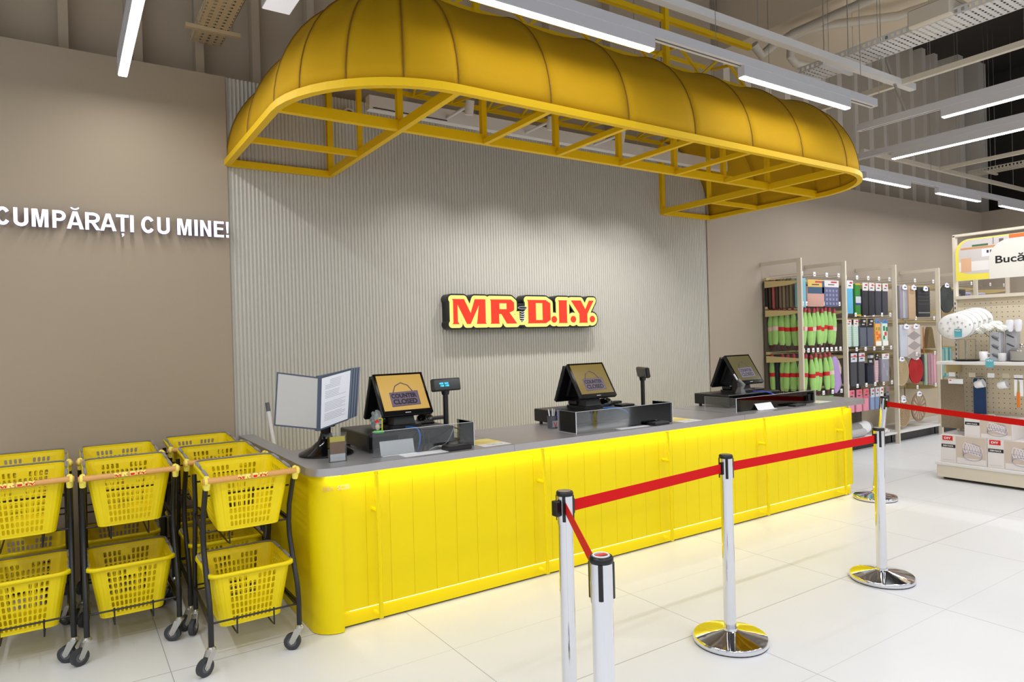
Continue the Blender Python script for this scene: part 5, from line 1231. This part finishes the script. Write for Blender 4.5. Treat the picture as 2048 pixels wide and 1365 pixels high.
B(MUG).lathe([(0, .002), (.036, .002), (.042, .02), (.043, .10), (.040, .10), (.038, .02), (0, .012)], 0, 0, 24).build('cup', t); B(MUG).tube([(-.02+.0, -.04, .08), (-.02, -.066, .075), (-.02, -.068, .045), (-.02, -.042, .03)], .006, 8).build('handle', t)
t = thing('mug', 'white mug near the glass pot, cut by its shine', 'mug', (7.84, 2.945, 1.248)); B(mat('glass_mug', (206, 206, 206), .1)).lathe([(0, .002), (.03, .002), (.036, .02), (.036, .085), (.033, .085), (.032, .02), (0, .012)], 0, 0, 24).build('cup', t)
t = thing('serving_tray', 'dark oval tray lying on the shelf below the plates', 'tray', (7.86, 3.27, 1.248))
o = B(BLKM).lathe([(.09, 0), (.135, .012), (.138, .016), (.13, .016), (.09, .006), (0, .005)], 0, 0, 32).build('tray_body', t); o.scale = (.8, 1, 1)
t = thing('glass_pot', 'glass pot with a lid knob at the right frame edge', 'pot', (7.90, 2.80, 1.248))
o = B(mat('pot_metal', (170, 166, 160), .12, .9)).lathe([(0, .004), (.09, .004), (.105, .02), (.105, .10), (.110, .105), (.11, .11), (.0, .112)], 0, 0, 32).build('pot_body', t)
B(HOOKM).lathe([(.11, .112), (.08, .130), (.02, .142), (.012, .155), (.022, .165), (.018, .175), (0, .178)], 0, 0, 24).build('lid', t)
for k, (y, lb) in enumerate(((2.895, 'left white folded cloth hanging over the second vase'), (2.825, 'right white folded cloth hanging over the second vase'))):
    t = thing('folded_cloth', lb, 'cloth', (7.90, y, 1.545)); B(mat('white_cloth', (226, 226, 232), .8)).loft([[(.02*math.cos(a), hx*math.sin(a), z) for a in [2*PI*k/12 for k in range(12)]] for z, hx in ((0, .020), (.02, .030), (.08, .036), (.11, .034), (.12, .02))]).build('cloth', t)
# hanging mugs and things under the shelf
for k, (y, lb) in enumerate(((3.195, 'left white mug hanging askew under the shelf'), (2.99, 'right white mug hanging askew under the shelf'))):
    t = thing('mug', lb, 'mug', (7.84, y, 1.0), 0, 'mugs hanging under the shelf')
    a_ = B(MUG).lathe([(0, .0), (.030, .0), (.036, .01), (.043, .085), (.040, .085), (.033, .012), (0, .01)], 0, 0, 24).build('cup', t); a_.rotation_euler = (-PI/2-.35, 0, 0) if False else (PI/2-.30, 0, 0); a_.location = (0, 0.0, 0)
    B(MUG).tube([(0, -.018, .03), (0, -.03, .062), (0, -.06, .052), (0, -.055, .025)], .005, 8).build('handle', t)
    B(ACR).tube([(0, -.03, .055), (0, -.03, .078)], .003, 6).build('hook_loop', t)
t = thing('bristle_mat', 'woven brown grey mat hanging at the left end of the pegboard', 'mat', (7.95, 3.42, .62))
B(mat('woven_mat', (140, 124, 104), .9, noise=.35, nscale=90)).box(.0, .01, -.07, .155, -.10, .42).build('mat', t)
t = thing('cutlery_pack', 'white packet with red print clipped above the woven mat', 'packet', (7.80, 3.40, 1.03)); B(TICK).box(0, .004, -.11, .03, -.02, .03).build('card', t); B(REDI).box(-.001, 0, -.0, .02, .01, .02).build('print', t)
t = thing('apron', 'navy blue cloth hanging behind the boxes', 'cloth', (8.09, 3.255, .62)); B(mat('navy_blue_cloth', (44, 72, 120), .8, noise=.1, nscale=12)).loft([rect3(0, 0, z, .02, hy) for z, hy in ((-.16, .050), (.2, .052), (.42, .05), (.45, .03))]).build('cloth', t)
t = thing('knife_pack', 'white card pack with an orange handled knife', 'knife', (7.80, 2.80, .88)); B(TICK).box(0, .003, -.04, .035, .03, .24).build('card', t); B(mat('orange_plastic', (222, 120, 40), .4)).rbox(-.012, .0, -.015, .012, -.08, .07, .004).build('handle', t); B(ZINC).prism([(-.012, .07), (.010, .07), (.004, .20), (-.012, .17)], -.003, -.001, 'x').build('blade', t)
for k, y in enumerate((3.39, 3.03, 3.2, 2.9)):
    t = thing('price_ticket', ['white ticket above the red printed packet', 'white ticket between the hanging mugs', 'clear ticket holder over the left hanging mug', 'clear ticket holder right of the hanging mugs'][k], 'price ticket', (7.79, y, 1.085)); B(TICK if k < 2 else mat('clear_ticket', (206, 196, 176), .3)).box(0, .002, -.03, .03, 0, .045).build('card', t)
